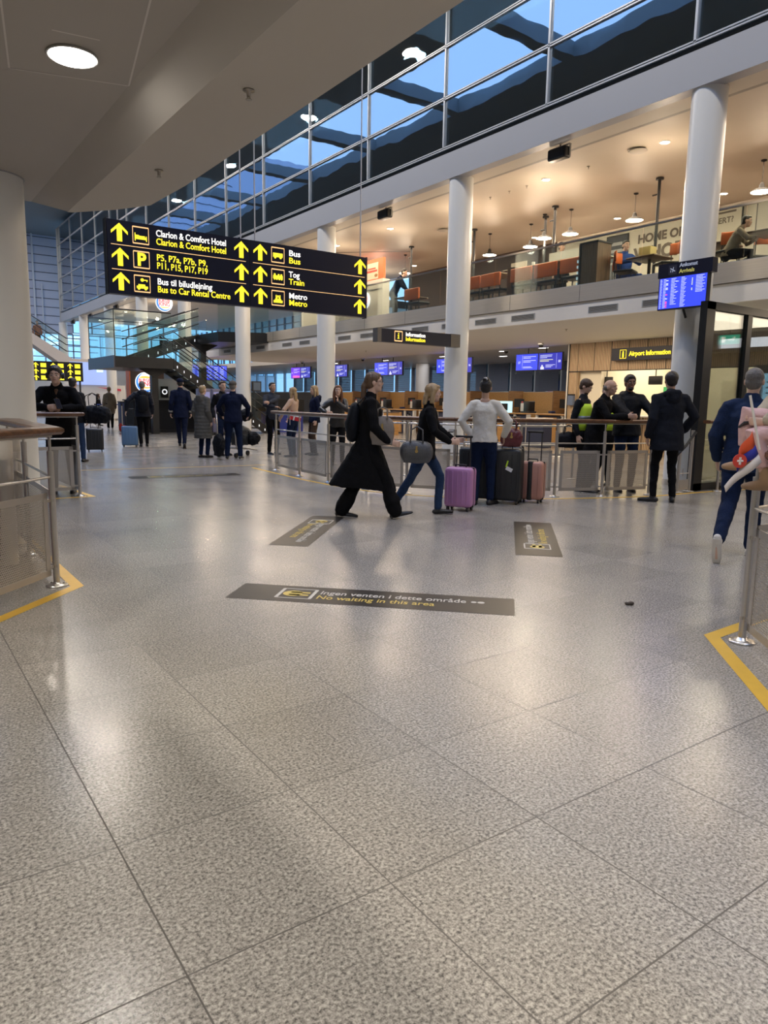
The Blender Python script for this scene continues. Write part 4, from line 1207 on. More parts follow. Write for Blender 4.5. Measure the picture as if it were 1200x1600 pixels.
b = MB(); b.span((13.5, 13.55, FR), (13.62, 13.8, 4.75)); tag(b.build('seat_divider', WOODD), 'dark timber post between two orange bar seats', 'divider')
b = MB(); b.box((13.9, 12.3, 4.88), (.02, .95, .24)); tag(b.build('menu_card', mat('pale_card', (.62, .64, .6), .6)), 'wide pale card standing on the high table', 'menu')
b = MB(); b.box((14.0, 13.9, 4.85), (.02, .55, .24)); tag(b.build('menu_card', mat('cream_card', (.66, .58, .48), .6)), 'cream folded card on the high table by the timber post', 'menu')
for (x, y, l) in ((13.9, 13.3, 'paper cup on the high table beside the cream card'), (13.85, 11.45, 'paper cup at the right end of the high table')):
    t = thing('paper_cup', l, 'cup', (x, y, 4.74)); b = MB(); b.lathe((0, 0, 0), [(0, 0), (.032, 0), (.043, .12), (.0, .12)], 14); b.build('cup_body', WHITE, t); b = MB(); b.lathe((0, 0, .12), [(.046, 0), (.046, .012), (.03, .02), (0, .02)], 14); b.build('lid', WHITE, t)
b = MB(); b.rbox((14.0, 10.05, 4.62), (.22, .3, .24), .01); tag(b.build('paper_bag', mat('mustard_paper', (.45, .36, .14), .7)), 'mustard paper bag standing on the table before the man in blue', 'bag')
# posters and wall lettering
def poster(y0, y1, z0, z1, label, lines, bg, fg, x=18.38):
    t = thing('framed_poster', label, 'poster', (x, (y0 + y1) / 2, z0))
    b = MB(); b.span((x - .03, y0, z0), (x - .002, y1, z1)); b.build('poster_frame', BLACK, t, True)
    b = MB(); b.span((x - .034, y0 + .03, z0 + .03), (x - .03, y1 - .03, z1 - .03)); b.build('print', bg, t, True)
    for s_, z, sz in lines:
        if isinstance(s_, float):
            b = MB(); b.box((x - .036, (y0 + y1) / 2, z), (.003, s_, sz)); b.build('print_line', fg, t, True); continue
        text(s_, sz, (x - .036, (y0 + y1) / 2, z), FX, fg, t, align='CENTER', bold=.004)
    return t
DKP = mat('dark_poster_print', (.05, .055, .07), .4); WALLT = mat('brown_wall_lettering', (.13, .10, .08), .6)
poster(13.85, 14.62, 5.0, 6.3, 'dark framed poster with pale lines, behind the seated man in blue', ((.36, 6.05, .09), (.5, 5.85, .09), (.42, 5.68, .06), (.5, 5.5, .06)), DKP, mat('grey_print', (.35, .35, .36), .6))
poster(10.45, 11.75, 4.9, 6.42, 'black-framed cream poster reading DESSERT, right of the nearest column', ((.95, 6.3, .05), ('DESSERT?', 6.1, .2)), MATS['cream_wall'], WALLT)
poster(8.2, 10.1, 4.8, 6.4, 'pale framed poster at the right edge above the seated woman', ((.9, 5.7, .2),), mat('beige_print', (.5, .46, .4), .5), WALLT)
t = thing('wall_lettering', 'large brown letters on the cream restaurant wall, half hidden by the nearest column', 'lettering', (18.39, 12.2, 5.4))
text('HOME OF THE', .33, (18.385, 13.55, 6.05), FX, WALLT, t, bold=.012); text('WHOPPER', .50, (18.385, 13.65, 5.62), FX, WALLT, t, bold=.02)
# serving corner at the left end
t = thing('serving_counter', 'cream serving counter wall with glass shelf left of the second column', 'counter', (15.0, 22.3, FR))
b = MB(); b.span((15.0, 21.5, FR), (15.3, 24.4, 5.62)); b.build('front', mat('warm_grey_panel', (.50, .46, .40), .5), t, True)
b = MB(); b.span((14.97, 21.5, 5.28), (15.0, 24.4, 5.31)); b.build('shelf_line', STEEL, t, True)
t = thing('menu_board', 'orange framed menu poster above the serving counter', 'poster', (15.1, 22.3, 5.62))
b = MB(); b.span((15.05, 21.55, 5.62), (15.15, 23.2, 6.35)); b.build('poster_frame', mat('orange_frame', (.62, .12, .03), .5), t, True)
b = MB(); b.span((15.04, 21.85, 5.66), (15.05, 23.1, 6.22)); b.build('print', mat('cream_print', (.55, .45, .32), .5), t, True)
b = MB(); b.box((15.035, 22.25, 6.03), (.003, .5, .05)); b.box((15.035, 22.25, 5.94), (.003, .7, .07)); b.build('print_line', mat('red_print', (.5, .05, .03), .5), t, True); b = MB(); b.ell((15.04, 21.98, 5.78), (.01, .1, .06)); b.build('burger_picture', mat('brown_print', (.25, .12, .04), .5), t, True)
LRED = mat('lit_red', (.7, .05, .03), .4, emit=(.75, .03, .06), estr=1); LBLU = mat('lit_ring_blue', (.05, .2, .8), .4, emit=(.05, .25, .8), estr=1); LORG = mat('lit_orange', (.9, .4, .05), .4, emit=(1.0, .5, .05), estr=1); LWH = mat('lit_sign_white', (.9, .9, .9), .4, emit=(.9, .9, .92), estr=1)
def round_sign(c, r, face, label):
    """round lit sign: face 'Y' reads from -Y, 'X' from -X"""
    t = thing('round_lit_sign', label, 'sign', c)
    n = Vector((0, -1, 0)) if face == 'Y' else Vector((-1, 0, 0))
    u = Vector((1, 0, 0)) if face == 'Y' else Vector((0, -1, 0))
    C = Vector(c); Z = Vector((0, 0, 1)); rot = FY if face == 'Y' else FX
    b = MB(); b.cyl(C - n * .06, C, r, seg=40); b.build('sign_face', LWH, t, True)
    b = MB()
    N = 30
    vs = []
    for i in range(N + 1):
        a = R(20) + R(250) * i / N
        wv = .05 * r / .35 * math.sin(PI * i / N) + .003
        for rr in (r * .95, r * .95 - wv * 1.6):
            vs.append(C + n * .004 + u * rr * math.cos(a + PI * .42) + Z * rr * math.sin(a + PI * .42))
    b.add(vs, [(2 * i, 2 * i + 1, 2 * i + 3, 2 * i + 2) for i in range(N)]); b.build('crescent', LBLU, t, True)
    for zc, hgt, flip in ((.42, .20, 1), (-.46, .14, -1)):
        vs = [C + n * .005 + u * r * .62 * math.cos(a) + Z * r * (zc + flip * hgt * math.sin(a)) for a in [PI * i / 14 for i in range(15)]]
        b = MB(); b.add(vs, [tuple(range(15))]); b.build('bun', LORG, t, True)
    text('BURGER', r * .44, C + n * .006 + Z * r * .20, rot, LRED, t, align='CENTER', bold=r * .012, sx=.85)
    text('KING', r * .58, C + n * .006 - Z * r * .18, rot, LRED, t, align='CENTER', bold=r * .016, sx=.95)
    return t
round_sign((14.93, 22.55, 4.95), .30, 'X', 'round lit burger sign on the serving counter, cut by the big hanging sign')
t = round_sign((12.3, 36.6, 6.0), .42, 'Y', 'round lit burger sign under the upper ceiling behind the staircase rails')
b = MB(); b.cyl((12.3, 36.63, 6.4), (12.3, 36.63, 6.5), .02, seg=8); b.build('mount_pole', CHAR, t, True)

# ------------------------------------------------------------------ lower level: check-in desks
def desk(y, label, first=None):
    if first is not None:
        return dup(first, (18.9, y, 0), 0, label)
    t = thing('checkin_desk', label, 'desk', (18.9, y, 0), 0, 'check-in desks under the blue screens')
    b = MB(); b.rbox((-.25, 0, 1.0), (.55, 1.75, .045), .015); b.build('counter_top', WOODO, t)
    b = MB(); b.span((-.42, -.85, 0), (-.38, .85, .97)); b.build('front_panel', mat('navy_panel', (.03, .04, .09), .5), t)
    for sy in (-.86, -.25, .86):
        b = MB(); b.span((-.47, sy - .05, 0), (-.35, sy + .05, .98)); b.build('white_pier', WHITE, t)
    b = MB(); b.span((-.46, .0, .05), (-.425, .6, .9)); b.build('oak_panel', WOODO, t)
    b = MB(); b.span((1.2, -1.05, 0), (1.25, 1.06, 1.77)); b.build('back_panel', WOODO, t)
    b = MB(); b.span((.5, 1.0, 0), (1.22, 1.06, 1.8)); b.build('side_screen', wood_material('brown_screen_wood', (.22, .11, .04), (.34, .18, .07), rough=.4), t)
    b = MB(); b.rbox((.0, -.45, 1.22), (.3, .34, .42), .02); b.rbox((.02, -.45, 1.05), (.36, .4, .06), .01); b.build('tag_printer', BLACK, t)
    b = MB(); b.span((-.155, -.36, 1.08), (-.151, -.22, 1.36)); b.build('paper_notice', mat('paper_white', (.75, .73, .7), .6), t)
    b = MB(); b.span((-.157, -.33, 1.37), (-.153, -.25, 1.42)); b.build('red_badge', mat('red_badge', (.6, .05, .05), .5), t)
    b = MB(); b.box((.35, .35, 1.36), (.04, .46, .3)); b.cyl((.38, .35, 1.02), (.38, .35, 1.3), .02, seg=8); b.box((.38, .35, 1.03), (.2, .25, .02)); b.build('monitor', BLACKM, t)
    b = MB(); b.rbox((.15, .75, 1.07), (.2, .16, .08), .02); b.build('card_reader', mat('navy_plastic', (.02, .03, .1), .4), t)
    return t
D0 = None
for i, y in enumerate((16.3, 18.45, 20.6, 22.75, 24.9, 27.05, 29.2, 31.35)):
    o = desk(y, 'oak check-in desk with black tag printer, %s from the information front' % ('first second third fourth fifth sixth seventh eighth'.split()[i]), D0)
    D0 = D0 or o
t = thing('lit_display_case', 'bright blue and white lit panel behind the woman in the white sweater', 'display', (18.4, 18.9, 1.0))
b = MB(); b.span((18.38, 18.35, 1.02), (18.46, 19.6, 1.42)); b.build('display', mat('pale_lit_panel', (.5, .8, .9), .4, emit=(.45, .75, .85), estr=1), t, True)
b = MB(); b.span((18.36, 18.5, 1.1), (18.38, 18.8, 1.34)); b.span((18.30, 18.45, 1.02), (18.34, 18.95, 1.04)); b.build('dark_monitor', BLACKM, t, True)
for (x, y, w, l, m) in ((17.0, 15.7, .7, 'navy bin cabinet in front of the first check-in desk', 'navy_panel'), (17.2, 17.2, .55, 'honey-coloured cabinet in front of the check-in desks', None), (17.2, 23.9, .5, 'honey-coloured cabinet seen below the walking blonde woman', None)):
    t = thing('low_cabinet', l, 'cabinet', (x, y, 0))
    b = MB(); b.span((-.2, -w / 2, 0), (.2, w / 2, .88)); b.build('body', MATS[m] if m else WOODO, t); b = MB(); b.rbox((0, 0, .9), (.44, w + .04, .03), .01); b.build('cabinet_top', MATS['white_laminate'] if m else WOODD, t)
# retractable queue posts
q0 = None
QP = [(12.3, 15.5), (13.0, 14.5), (13.6, 13.4), (14.4, 12.6), (15.2, 11.8), (12.9, 17.0), (13.9, 18.4), (14.8, 16.0), (10.6, 20.2), (12.0, 20.6), (11.9, 23.6), (12.6, 25.2), (9.6, 35.2), (8.3, 34.6), (9.1, 33.2)]
for i, (x, y) in enumerate(QP):
    lab = ('steel queue post in the check-in lanes, %s of those behind the central railing' % ORD[i + 1]) if i < 12 else 'steel queue post with blue belt far away by the beige-coated person, ' + ('middle one', 'left one', 'right one')[i - 12]
    if q0 is None:
        t = thing('queue_post', lab, 'queue post', (x, y, 0), 0, 'steel queue posts of the check-in lanes')
        b = MB(); b.cyl((0, 0, .02), (0, 0, .95), .03, seg=14); b.build('post', STEEL, t)
        b = MB(); b.lathe((0, 0, 0), [(0, 0), (.16, 0), (.16, .012), (.05, .03), (.0, .03)], 20); b.build('base', STEEL, t)
        b = MB(); b.cyl((0, 0, .95), (0, 0, 1.02), .036, seg=14); b.build('belt_head', BLACK, t)
        q0 = t
    else:
        o = dup(q0, (x, y, 0), 0, lab)
        if i >= 12: o['group'] = 'far queue posts with blue belts'
b = MB()
for a, c in ((12, 13), (12, 14)):
    A = Vector((*QP[a], .98)); C = Vector((*QP[c], .98)); d = (C - A); m_ = (A + C) / 2
    b.box(m_, (d.length, .004, .05), rz=math.atan2(d.y, d.x))
tag(b.build('queue_belt', mat('blue_webbing', (.03, .07, .3), .6)), 'blue queue belt stretched between the far queue posts', 'belt')
# deep ceiling lamps and camera domes
k = 0
for (x, y) in ((18.4, 18.85), (18.2, 16.8), (20.4, 20.9), (20.8, 24.5), (19.0, 22.9), (21.0, 29.0), (19.2, 27.2), (19.1, 31.4), (20.6, 33.0), (19.5, 13.0)):
    k += 1
    if k == 1:
        t = thing('recessed_lamp', 'small rectangular recessed lamp in the deep ceiling near the screens numbered 17 and 18', 'ceiling lamp', (x, y, 3.165), 0, 'recessed lamps above the check-in desks')
        b = MB(); b.span((-.05, -.17, -.006), (.05, .17, 0)); b.build('diffuser', LAMPN, t)
        b = MB(); b.span((-.07, -.19, -.004), (-.05, .19, 0)); b.span((.05, -.19, -.004), (.07, .19, 0)); b.build('edge_trim', ALU, t)
        r0 = t
    else:
        dup(r0, (x, y, 3.165), 0, 'small recessed lamp in the deep ceiling above the check-in desks, %s one built into it' % ORD[k])
for (x, y, l) in ((16.8, 15.6, 'dark dome camera under the lower ceiling, right of the second column'), (18.0, 18.3, 'small dark camera dome nearer the second column'), (17.5, 26.5, 'dark dome camera left of the second column'), (17.0, 31.0, 'dark dome camera above the violet check-in screen')):
    t = thing('dome_camera', l, 'camera', (x, y, 3.165)); b = MB(); b.lathe((0, 0, 0), [(0, 0), (.09, 0), (.09, -.04), (.075, -.05)], 18); b.build('housing', ALU, t); b = MB(); b.lathe((0, 0, 0), [(.075, -.045), (.06, -.1), (.03, -.125), (0, -.13)], 18); b.build('dome', BLACK, t)
for (x, y) in ((14.0, 12.2), (14.3, 17.0), (15.0, 22.5)):
    sprinkler(x, y, 3.165, 'small dark sprinkler head in the pale lower ceiling, ' + {14.0: 'nearest, right of the second column', 14.3: 'left of the second column', 15.0: 'farthest, left of the third column'}[x], sp0)
# information desk interior
for (y, l) in ((13.95, 'left black screen above the airport information counter'), (12.3, 'right black screen above the airport information counter')):
    t = thing('counter_monitor', l, 'monitor', (17.9, y, 2.05)); b = MB(); b.rbox((0, 0, .0), (.08, .42, .24), .02); b.build('screen', BLACK, t); b = MB(); b.cyl((0, 0, .1), (0, 0, .3), .015, seg=8); b.build('arm', BLACK, t)
GRN = mat('green_foil', (.03, .30, .10), .3, nscale=30, namt=.9, bump=.8, emit=(.03, .22, .08), estr=.5)
b = MB(); b.box((20.0, 13.0, 1.55), (.06, .85, .75)); tag(b.build('foil_display', GRN), 'shimmering green foil display inside the information room', 'display')
t = thing('notice_board', 'small blue-grey box mounted on the slatted wall by its corner', 'box', (17.55, 14.95, 1.4)); b = MB(); b.span((17.5, 14.86, 1.32), (17.6, 15.06, 1.62)); b.build('body', mat('blue_grey_box', (.12, .16, .26), .5), t, True); b = MB(); b.span((17.49, 14.86, 1.62), (17.6, 15.06, 1.66)); b.build('lid', CHAR, t, True)
b = MB(); b.span((18.9, 9.9, .9), (18.93, 10.2, 1.9)); b.build('door_2', MATS['white_laminate'])['kind'] = 'structure'
# ------------------------------------------------------------------ black staircase
t = thing('black_staircase', 'black steel staircase with half landing and glass sides rising to the restaurant floor', 'staircase', (9.0, 27.0, 0))
b = MB(); b.span((7.05, 26.4, 2.38), (9.2, 30.0, 2.76)); b.build('landing', BLACK, t, True)
b = MB(); b.span((7.02, 26.38, 2.36), (7.06, 30.02, 2.78)); b.build('landing_fascia', mat('dark_grey_fascia', (.10, .10, .115), .4), t, True)
def flight(xa, za, xb, zb, y0, y1, n, nm):
    for yy in (y0, y1):
        b = MB(); dz = .20
        b.poly3([(xa, yy - .02, za - dz), (xa, yy - .02, za + .16), (xb, yy - .02, zb + .16), (xb, yy - .02, zb - dz)], .04); b.build('stringer', BLACK, t, True)
    b = MB()
    for i in range(n):
        f = (i + .5) / n
        x = xa + (xb - xa) * f; z = za + (zb - za) * f
        b.box((x, (y0 + y1) / 2, z), (abs(xb - xa) / n * 1.05, y1 - y0, .04))
    b.build('treads', CHAR, t, True)
    b = MB()
    for i in range(n * 1):
        f = (i + .5) / n
        b.box((xa + (xb - xa) * f, y0 - .035, za + (zb - za) * f - .04), (.03, .01, .09))
    b.build('tread_lights', mat('pale_tread_lamp', (.8, .8, .8), .4, emit=(.7, .7, .75), estr=1), t, True)
    for yy in (y0, y1):
        for h in (.55, .85, 1.15):
            b = MB(); b.cyl((xa, yy, za + h), (xb, yy, zb + h), .02, seg=8); b.build('hand_rail', CHAR, t, True)
        b = MB(); b.poly3([(xa, yy, za + .16), (xa, yy, za + 1.1), (xb, yy, zb + 1.1), (xb, yy, zb + .16)], .012); b.build('glass_side', GLASSC, t, True)
flight(9.15, 2.58, 12.9, 0.1, 26.4, 27.9, 15, 'lower')
flight(8.3, 2.75, 10.9, 3.72, 28.4, 29.9, 7, 'upper')
b = MB(); b.prism([(10.8, 26.2), (10.8, 30.0), (12.6, 30.0), (12.6, 25.2), (12.0, 25.6)], 3.45, 3.80); b.build('bridge', BLACK, t, True)
b = MB(); b.prism([(10.85, 26.3), (10.85, 29.9), (12.5, 29.9), (12.5, 25.4), (12.0, 25.7)], 3.80, 3.83); b.build('bridge_floor', CHAR, t, True)
for (x, y, z) in ((8.6, 27.0, 2.38), (10.95, 28.2, 3.45)):
    b = MB(); b.span((x - .12, y - .12, 0), (x + .12, y + .12, z)); b.poly3([(x - .6, y - .05, z), (x, y - .05, z - .32), (x + .6, y - .05, z)], .1); b.build('support_column', BLACK, t, True)
for a, c in (((7.08, 26.42), (9.1, 26.42)), ((7.08, 26.42), (7.08, 29.98)), ((7.08, 29.98), (8.3, 29.98))):
    A = Vector((*a, 0)); C = Vector((*c, 0)); d = C - A; m_ = (A + C) / 2
    b = MB(); b.box((m_.x, m_.y, 3.55), (d.length, .014, 1.58), rz=math.atan2(d.y, d.x)); b.build('glass_side', GLASSC, t, True)
    b = MB(); b.cyl((*a, 4.36), (*c, 4.36), .022, seg=8); b.cyl((*a, 3.95), (*c, 3.95), .014, seg=8); b.cyl((*a, 2.76), (*a, 4.36), .016, seg=8); b.build('hand_rail', CHAR, t, True)
for a, c in (((10.85, 26.3), (12.0, 25.7)), ((12.0, 25.7), (12.5, 25.4))):
    A = Vector((*a, 0)); C = Vector((*c, 0)); d = C - A; m_ = (A + C) / 2
    b = MB(); b.box((m_.x, m_.y, 4.3), (d.length, .014, 1.0), rz=math.atan2(d.y, d.x)); b.build('glass_side', GLASSC, t, True)
    b = MB(); b.cyl((*a, 4.82), (*c, 4.82), .022, seg=8); b.build('hand_rail', CHAR, t, True)
# black kiosk block and machines below the stairs
t = thing('black_kiosk', 'black kiosk counter standing under the staircase', 'kiosk', (9.6, 27.6, 0))
t['label'] = 'black kiosk counter standing under the staircase'
b = MB(); b.span((8.15, 28.1, 0), (11.1, 29.4, 1.2)); b.build('body', BLACKM, t, True)
b = MB(); b.span((8.1, 28.05, 1.2), (11.15, 29.45, 1.25)); b.build('counter_top', BLACK, t, True)
b = MB(); b.span((8.1, 28.06, 0), (11.1, 28.1, .12)); b.build('plinth', CHAR, t, True)
b = MB(); b.span((9.6, 29.8, 0), (12.0, 30.0, 2.1)); tag(b.build('panel_wall', MATS['pale_wall']), 'pale partition wall behind the black kiosk', 'partition')
for i, (x, l) in enumerate(((10.0, 'left of the man in the cap'), (10.55, 'middle one of the row'), (11.1, 'right one of the row'))):
    t = thing('checkin_kiosk', 'grey-violet self-service machine behind the pilot, ' + l, 'kiosk', (x, 25.75 + i * .1, 0))
    b = MB(); b.rbox((0, 0, .85), (.46, .35, 1.7), .05); b.build('body', mat('violet_grey_machine', (.16, .15, .22), .4), t)
    b = MB(); b.box((0, -.18, 1.35), (.36, .01, .45)); b.build('screen', mat('machine_screen', (.2, .2, .35), .3, emit=(.12, .12, .24), estr=1), t)
    b = MB(); b.rbox((0, -.1, .05), (.5, .5, .1), .02); b.build('base', BLACK, t)
t = thing('wall_notice', 'small black panel with white ring on the pale partition', 'panel', (9.9, 29.75, 1.5)); b = MB(); b.span((9.75, 29.74, 1.35), (10.05, 29.79, 1.8)); b.build('panel_body', BLACK, t, True); b = MB(); b.lathe((9.9, 29.735, 1.58), [(.07, 0), (.09, -.004), (.11, 0)], 20, 'Y'); b.build('ring', LWH, t, True)
# brown pylon with round sign
t = thing('brown_pylon', 'tall dark brown advertising pylon beneath the landing', 'pylon', (10.1, 34.2, 0))
b = MB(); b.span((9.75, 34.0, 0), (11.3, 34.5, 2.85)); b.build('body', mat('dark_brown_laminate', (.045, .025, .018), .45), t, True)
b = MB(); b.span((9.70, 33.98, 0), (9.75, 34.52, 2.85)); b.build('orange_edge', mat('orange_edge', (.5, .12, .04), .5), t, True)
round_sign((10.42, 33.93, 2.02), .46, 'Y', 'round lit burger sign on the dark brown pylon')
t = thing('litter_bin', 'tall grey bin beside the brown pylon', 'bin', (9.35, 33.6, 0)); b = MB(); b.rbox((0, 0, .55), (.5, .5, 1.1), .04); b.build('body', mat('dark_navy_bin', (.025, .035, .09), .5), t); b = MB(); b.rbox((0, 0, 1.12), (.54, .54, .06), .02); b.build('lid', CHAR, t)
b = MB(); b.ell((7.82, 28.4, .14), (.17, .14, .14)); b.ell((7.72, 28.4, .2), (.07, .06, .16)); tag(b.build('red_bag', mat('red_cloth', (.45, .03, .02), .7)), 'red bag on the floor beyond the man with the blue suitcase', 'bag')
# service desk left of the third column
t = thing('service_desk', 'black and blue service desk between the fourth and third columns', 'desk', (13.9, 27.0, 0))
b = MB(); b.span((13.1, 27.0, .85), (14.9, 27.9, 1.35)); b.build('upper_body', BLACKM, t, True)
b = MB(); b.span((13.3, 27.1, 0), (14.9, 27.8, .85)); b.build('blue_front', mat('royal_blue_panel', (.02, .04, .28), .4), t, True)
b = MB(); b.poly3([(13.0, 26.95, 0), (13.15, 26.95, 0), (13.4, 26.95, 1.2), (13.25, 26.95, 1.2)], .05); b.build('slanted_leg', mat('taupe_metal', (.25, .22, .19), .4, .5), t, True)
for (x, l) in ((12.25, 'left blue monitor panel beyond the stair foot'), (13.05, 'right blue monitor panel beyond the stair foot')):
    t = thing('blue_screen', l, 'screen', (x, 32.0, 2.2)); b = MB(); b.box((0, 0, .3), (1.1, .06, .7)); b.build('housing', BLACK, t); b = MB(); b.box((0, -.034, .3), (1.04, .006, .64)); b.build('display', BLUE, t)
    b = MB()
    for i in range(7):
        for q in (-.3, 0, .28):
            b.box((q, -.039, .08 + i * .075), (.2 - .02 * (i % 3), .002, .02))
    b.build('screen_lines', SCRW, t)
t = thing('pillar_screen', 'small black screen fixed to the fourth column', 'screen', (11.75, 25.1, 1.75)); b = MB(); b.span((11.62, 25.0, 1.62), (11.98, 25.1, 2.0)); b.build('housing', BLACK, t, True); b = MB(); b.span((11.66, 24.99, 1.67), (11.94, 25.0, 1.96)); b.build('display', mat('dim_screen', (.05, .06, .08), .3, emit=(.03, .04, .05), estr=1), t, True)
# far left: walkway, arrow board, blue panel
t = thing('sloping_walkway', 'beige sloping walkway with glass rail crossing behind the left column', 'walkway', (9.0, 50, 4.0))
b = MB(); b.poly3([(7.6, 49.4, 5.35), (7.6, 49.4, 4.75), (9.9, 49.4, 3.1), (12.2, 49.4, 3.1), (12.2, 49.4, 3.6), (10.3, 49.4, 3.62)], 1.4); b.build('ramp_body', mat('beige_soffit', (.62, .55, .48), .6), t, True)
for h in (.5, .9, 1.3):
    b = MB(); b.tube([(7.6, 49.4, 5.35 + h), (10.3, 49.4, 3.62 + h), (12.2, 49.4, 3.6 + h)], .03, 8); b.build('hand_rail', CHAR, t, True)
b = MB(); b.poly3([(7.6, 49.42, 5.35), (10.3, 49.42, 3.62), (10.3, 49.42, 4.9), (7.6, 49.42, 6.65)], .02); b.build('glass_side', GLASSC, t, True)
t = thing('arrow_board', 'black board with yellow arrows behind the headphone wearer', 'sign', (4.9, 26.0, 1.83))
b = MB(); b.span((3.9, 26.0, 1.83), (5.9, 26.1, 2.46)); b.build('sign_face', BLACK, t, True)
for x in (4.45, 4.98, 5.50):
    for z in (2.33, 2.13, 1.93):
        b = MB(); arrow(b, x, z, 25.99, .17, .16); b.build('arrow', YEL, t, True)
        b = MB(); b.box((x + .23, 25.99, z), (.17, .004, .13)); b.build('pictogram', YEL, t, True)
b = MB(); b.cyl((4.0, 26.05, 0), (4.0, 26.05, 1.9), .03, seg=8); b.cyl((5.8, 26.05, 0), (5.8, 26.05, 1.9), .03, seg=8); b.build('support_leg', CHAR, t, True)
t = thing('painted_glow_panel', 'lavender-blue wall panel with painted-in glow and a small exit pictogram below the landing', 'panel', (11.2, 44.9, 2.0))
b = MB(); b.span((9.5, 44.9, 2.0), (11.9, 45.0, 3.3)); b.build('panel_body', mat('lavender_painted_glow', (.35, .45, .75), .6, emit=(.20, .28, .55), estr=1), t, True)  # plain wall panel; the blue light on it is put in as emission
b = MB(); b.span((10.95, 44.88, 2.75), (11.3, 44.9, 2.9)); b.build('pictogram', mat('mint_lit', (.6, .9, .8), .5, emit=(.55, .85, .8), estr=1), t, True)
t = thing('white_partition', 'white partition with red curved stripe below the lavender panel', 'partition', (10.8, 45.0, 0))
b = MB(); b.span((9.0, 45.0, 0), (12.6, 45.2, 2.0)); b.build('partition_board', MATS['pale_wall'], t, True)
b = MB(); b.poly3([(10.9, 44.87, 1.88), (12.3, 44.87, 1.8), (12.3, 44.87, 1.66), (11.4, 44.87, 1.8)], .02); b.build('red_stripe', mat('red_swoosh', (.6, .05, .1), .5), t, True)
# tall steel canisters and a pinkish machine behind the nearest left railing
for (x, y, l) in ((0.80, 6.35, 'tall brushed steel tube behind the left railing, left one'), (0.98, 7.2, 'tall brushed steel tube behind the left railing, right one')):
    t = thing('steel_canister', l, 'bin', (x, y, 0)); b = MB(); b.cyl((0, 0, .02), (0, 0, .86), .085, seg=24); b.build('tube_body', STEEL, t); b = MB(); b.lathe((0, 0, 0), [(.087, .86), (.087, 1.0), (.07, 1.0), (.0, 1.0)], 24); b.build('pale_cap', mat('taupe_cap', (.42, .38, .33), .5), t)
t = thing('vending_unit', 'dusky pink machine with dark windows cut by the left edge of the photo', 'machine', (0.1, 6.0, 0), R(-20))
b = MB(); b.rbox((0, 0, .52), (.72, .7, 1.04), .03); b.build('body', mat('dusky_pink', (.20, .07, .13), .4), t)
b = MB(); b.box((.12, -.355, .82), (.2, .01, .3)); b.box((-.15, -.355, .82), (.2, .01, .3)); b.build('window', BLACK, t)
b = MB(); b.box((0, -.36, 1.0), (.7, .012, .05)); b.build('top_trim', MATS['taupe_metal'], t)
# ------------------------------------------------------------------ people
def skin(name, c):
    return mat('skin_' + name, c, 0.5, nscale=25, namt=.06)
SKL = skin('light', (.62, .40, .30)); SKM = skin('tan', (.48, .29, .20)); SKD = skin('brown', (.26, .13, .08))
def cloth(name, c, n=60, amt=.15, bump=.25, rough=.85, sheen=0.0):
    return mat('cloth_' + name, c, rough, nscale=n, namt=amt, bump=bump, sheen=sheen, spec=.12)
C_BLACK = cloth('black_wool', (.006, .006, .007)); C_BLACK2 = cloth('black_shell', (.008, .009, .012), rough=.6); C_NAVY = cloth('navy', (.007, .011, .032))
C_NAVYB = cloth('navy_blazer', (.013, .024, .060)); C_JEAN = cloth('blue_denim', (.022, .042, .095), 90, .3); C_JEAND = cloth('dark_denim', (.008, .016, .045), 90, .25)
C_GREY = cloth('grey_quilt', (.10, .095, .085), 20, .1); C_BEIGE = cloth('beige_wool', (.26, .21, .15)); C_WHITE = cloth('off_white_knit', (.66, .63, .56), 40, .06)
C_HIVIS = mat('cloth_hivis', (.55, .80, .04), .7); C_BLUE = cloth('royal_blue', (.03, .07, .26)); C_PINK = cloth('pale_pink', (.62, .40, .38), 30, .08)
C_CREAM = cloth('beige_shell', (.42, .36, .27)); C_BROWN = cloth('brown_knit', (.13, .075, .045)); C_TAUPE = cloth('taupe_felt', (.22, .19, .165), 30, .08)
C_PUFF = cloth('black_puffer', (.014, .016, .024), 14, .2, .3, .45)
SH_BLK = mat('shoe_black', (.012, .011, .011), .45); SH_SOLE = mat('shoe_sole_white', (.62, .58, .52), .6); SH_TAN = mat('boot_tan', (.32, .20, .11), .75, nscale=20, namt=.1)
HA_BR = mat('hair_brown', (.055, .028, .014), .55, nscale=50, namt=.5, bump=.5, stretch=(1, 1, .15)); HA_DK = mat('hair_black', (.012, .009, .008), .5, nscale=50, namt=.4, bump=.5)
HA_BL = mat('hair_blonde', (.34, .23, .115), .5, nscale=45, namt=.45, bump=.5, stretch=(1, 1, .12)); HA_AU = mat('hair_auburn', (.14, .055, .022), .5, nscale=45, namt=.45, bump=.5, stretch=(1, 1, .12)); HA_GR = mat('hair_grey', (.14, .125, .11), .6, nscale=60, namt=.4, bump=.4)
EYEW = mat('eye_white', (.6, .58, .55), .3); EYED = mat('eye_dark', (.02, .012, .01), .2); LIPS = mat('lips', (.33, .12, .10), .5)
V = Vector
def ik(S, T, l1, l2, hint):
    S, T = V(S), V(T); d = T - S
    L = min(max(d.length, .02), l1 + l2 - .002)
    u = d.normalized(); a = (l1 * l1 - l2 * l2 + L * L) / (2 * L); h = math.sqrt(max(0, l1 * l1 - a * a))
    hv = V(hint); hv = hv - u * hv.dot(u); hv = hv.normalized() if hv.length > 1e-5 else u.orthogonal().normalized()
    return S + u * a + hv * h, S + u * L

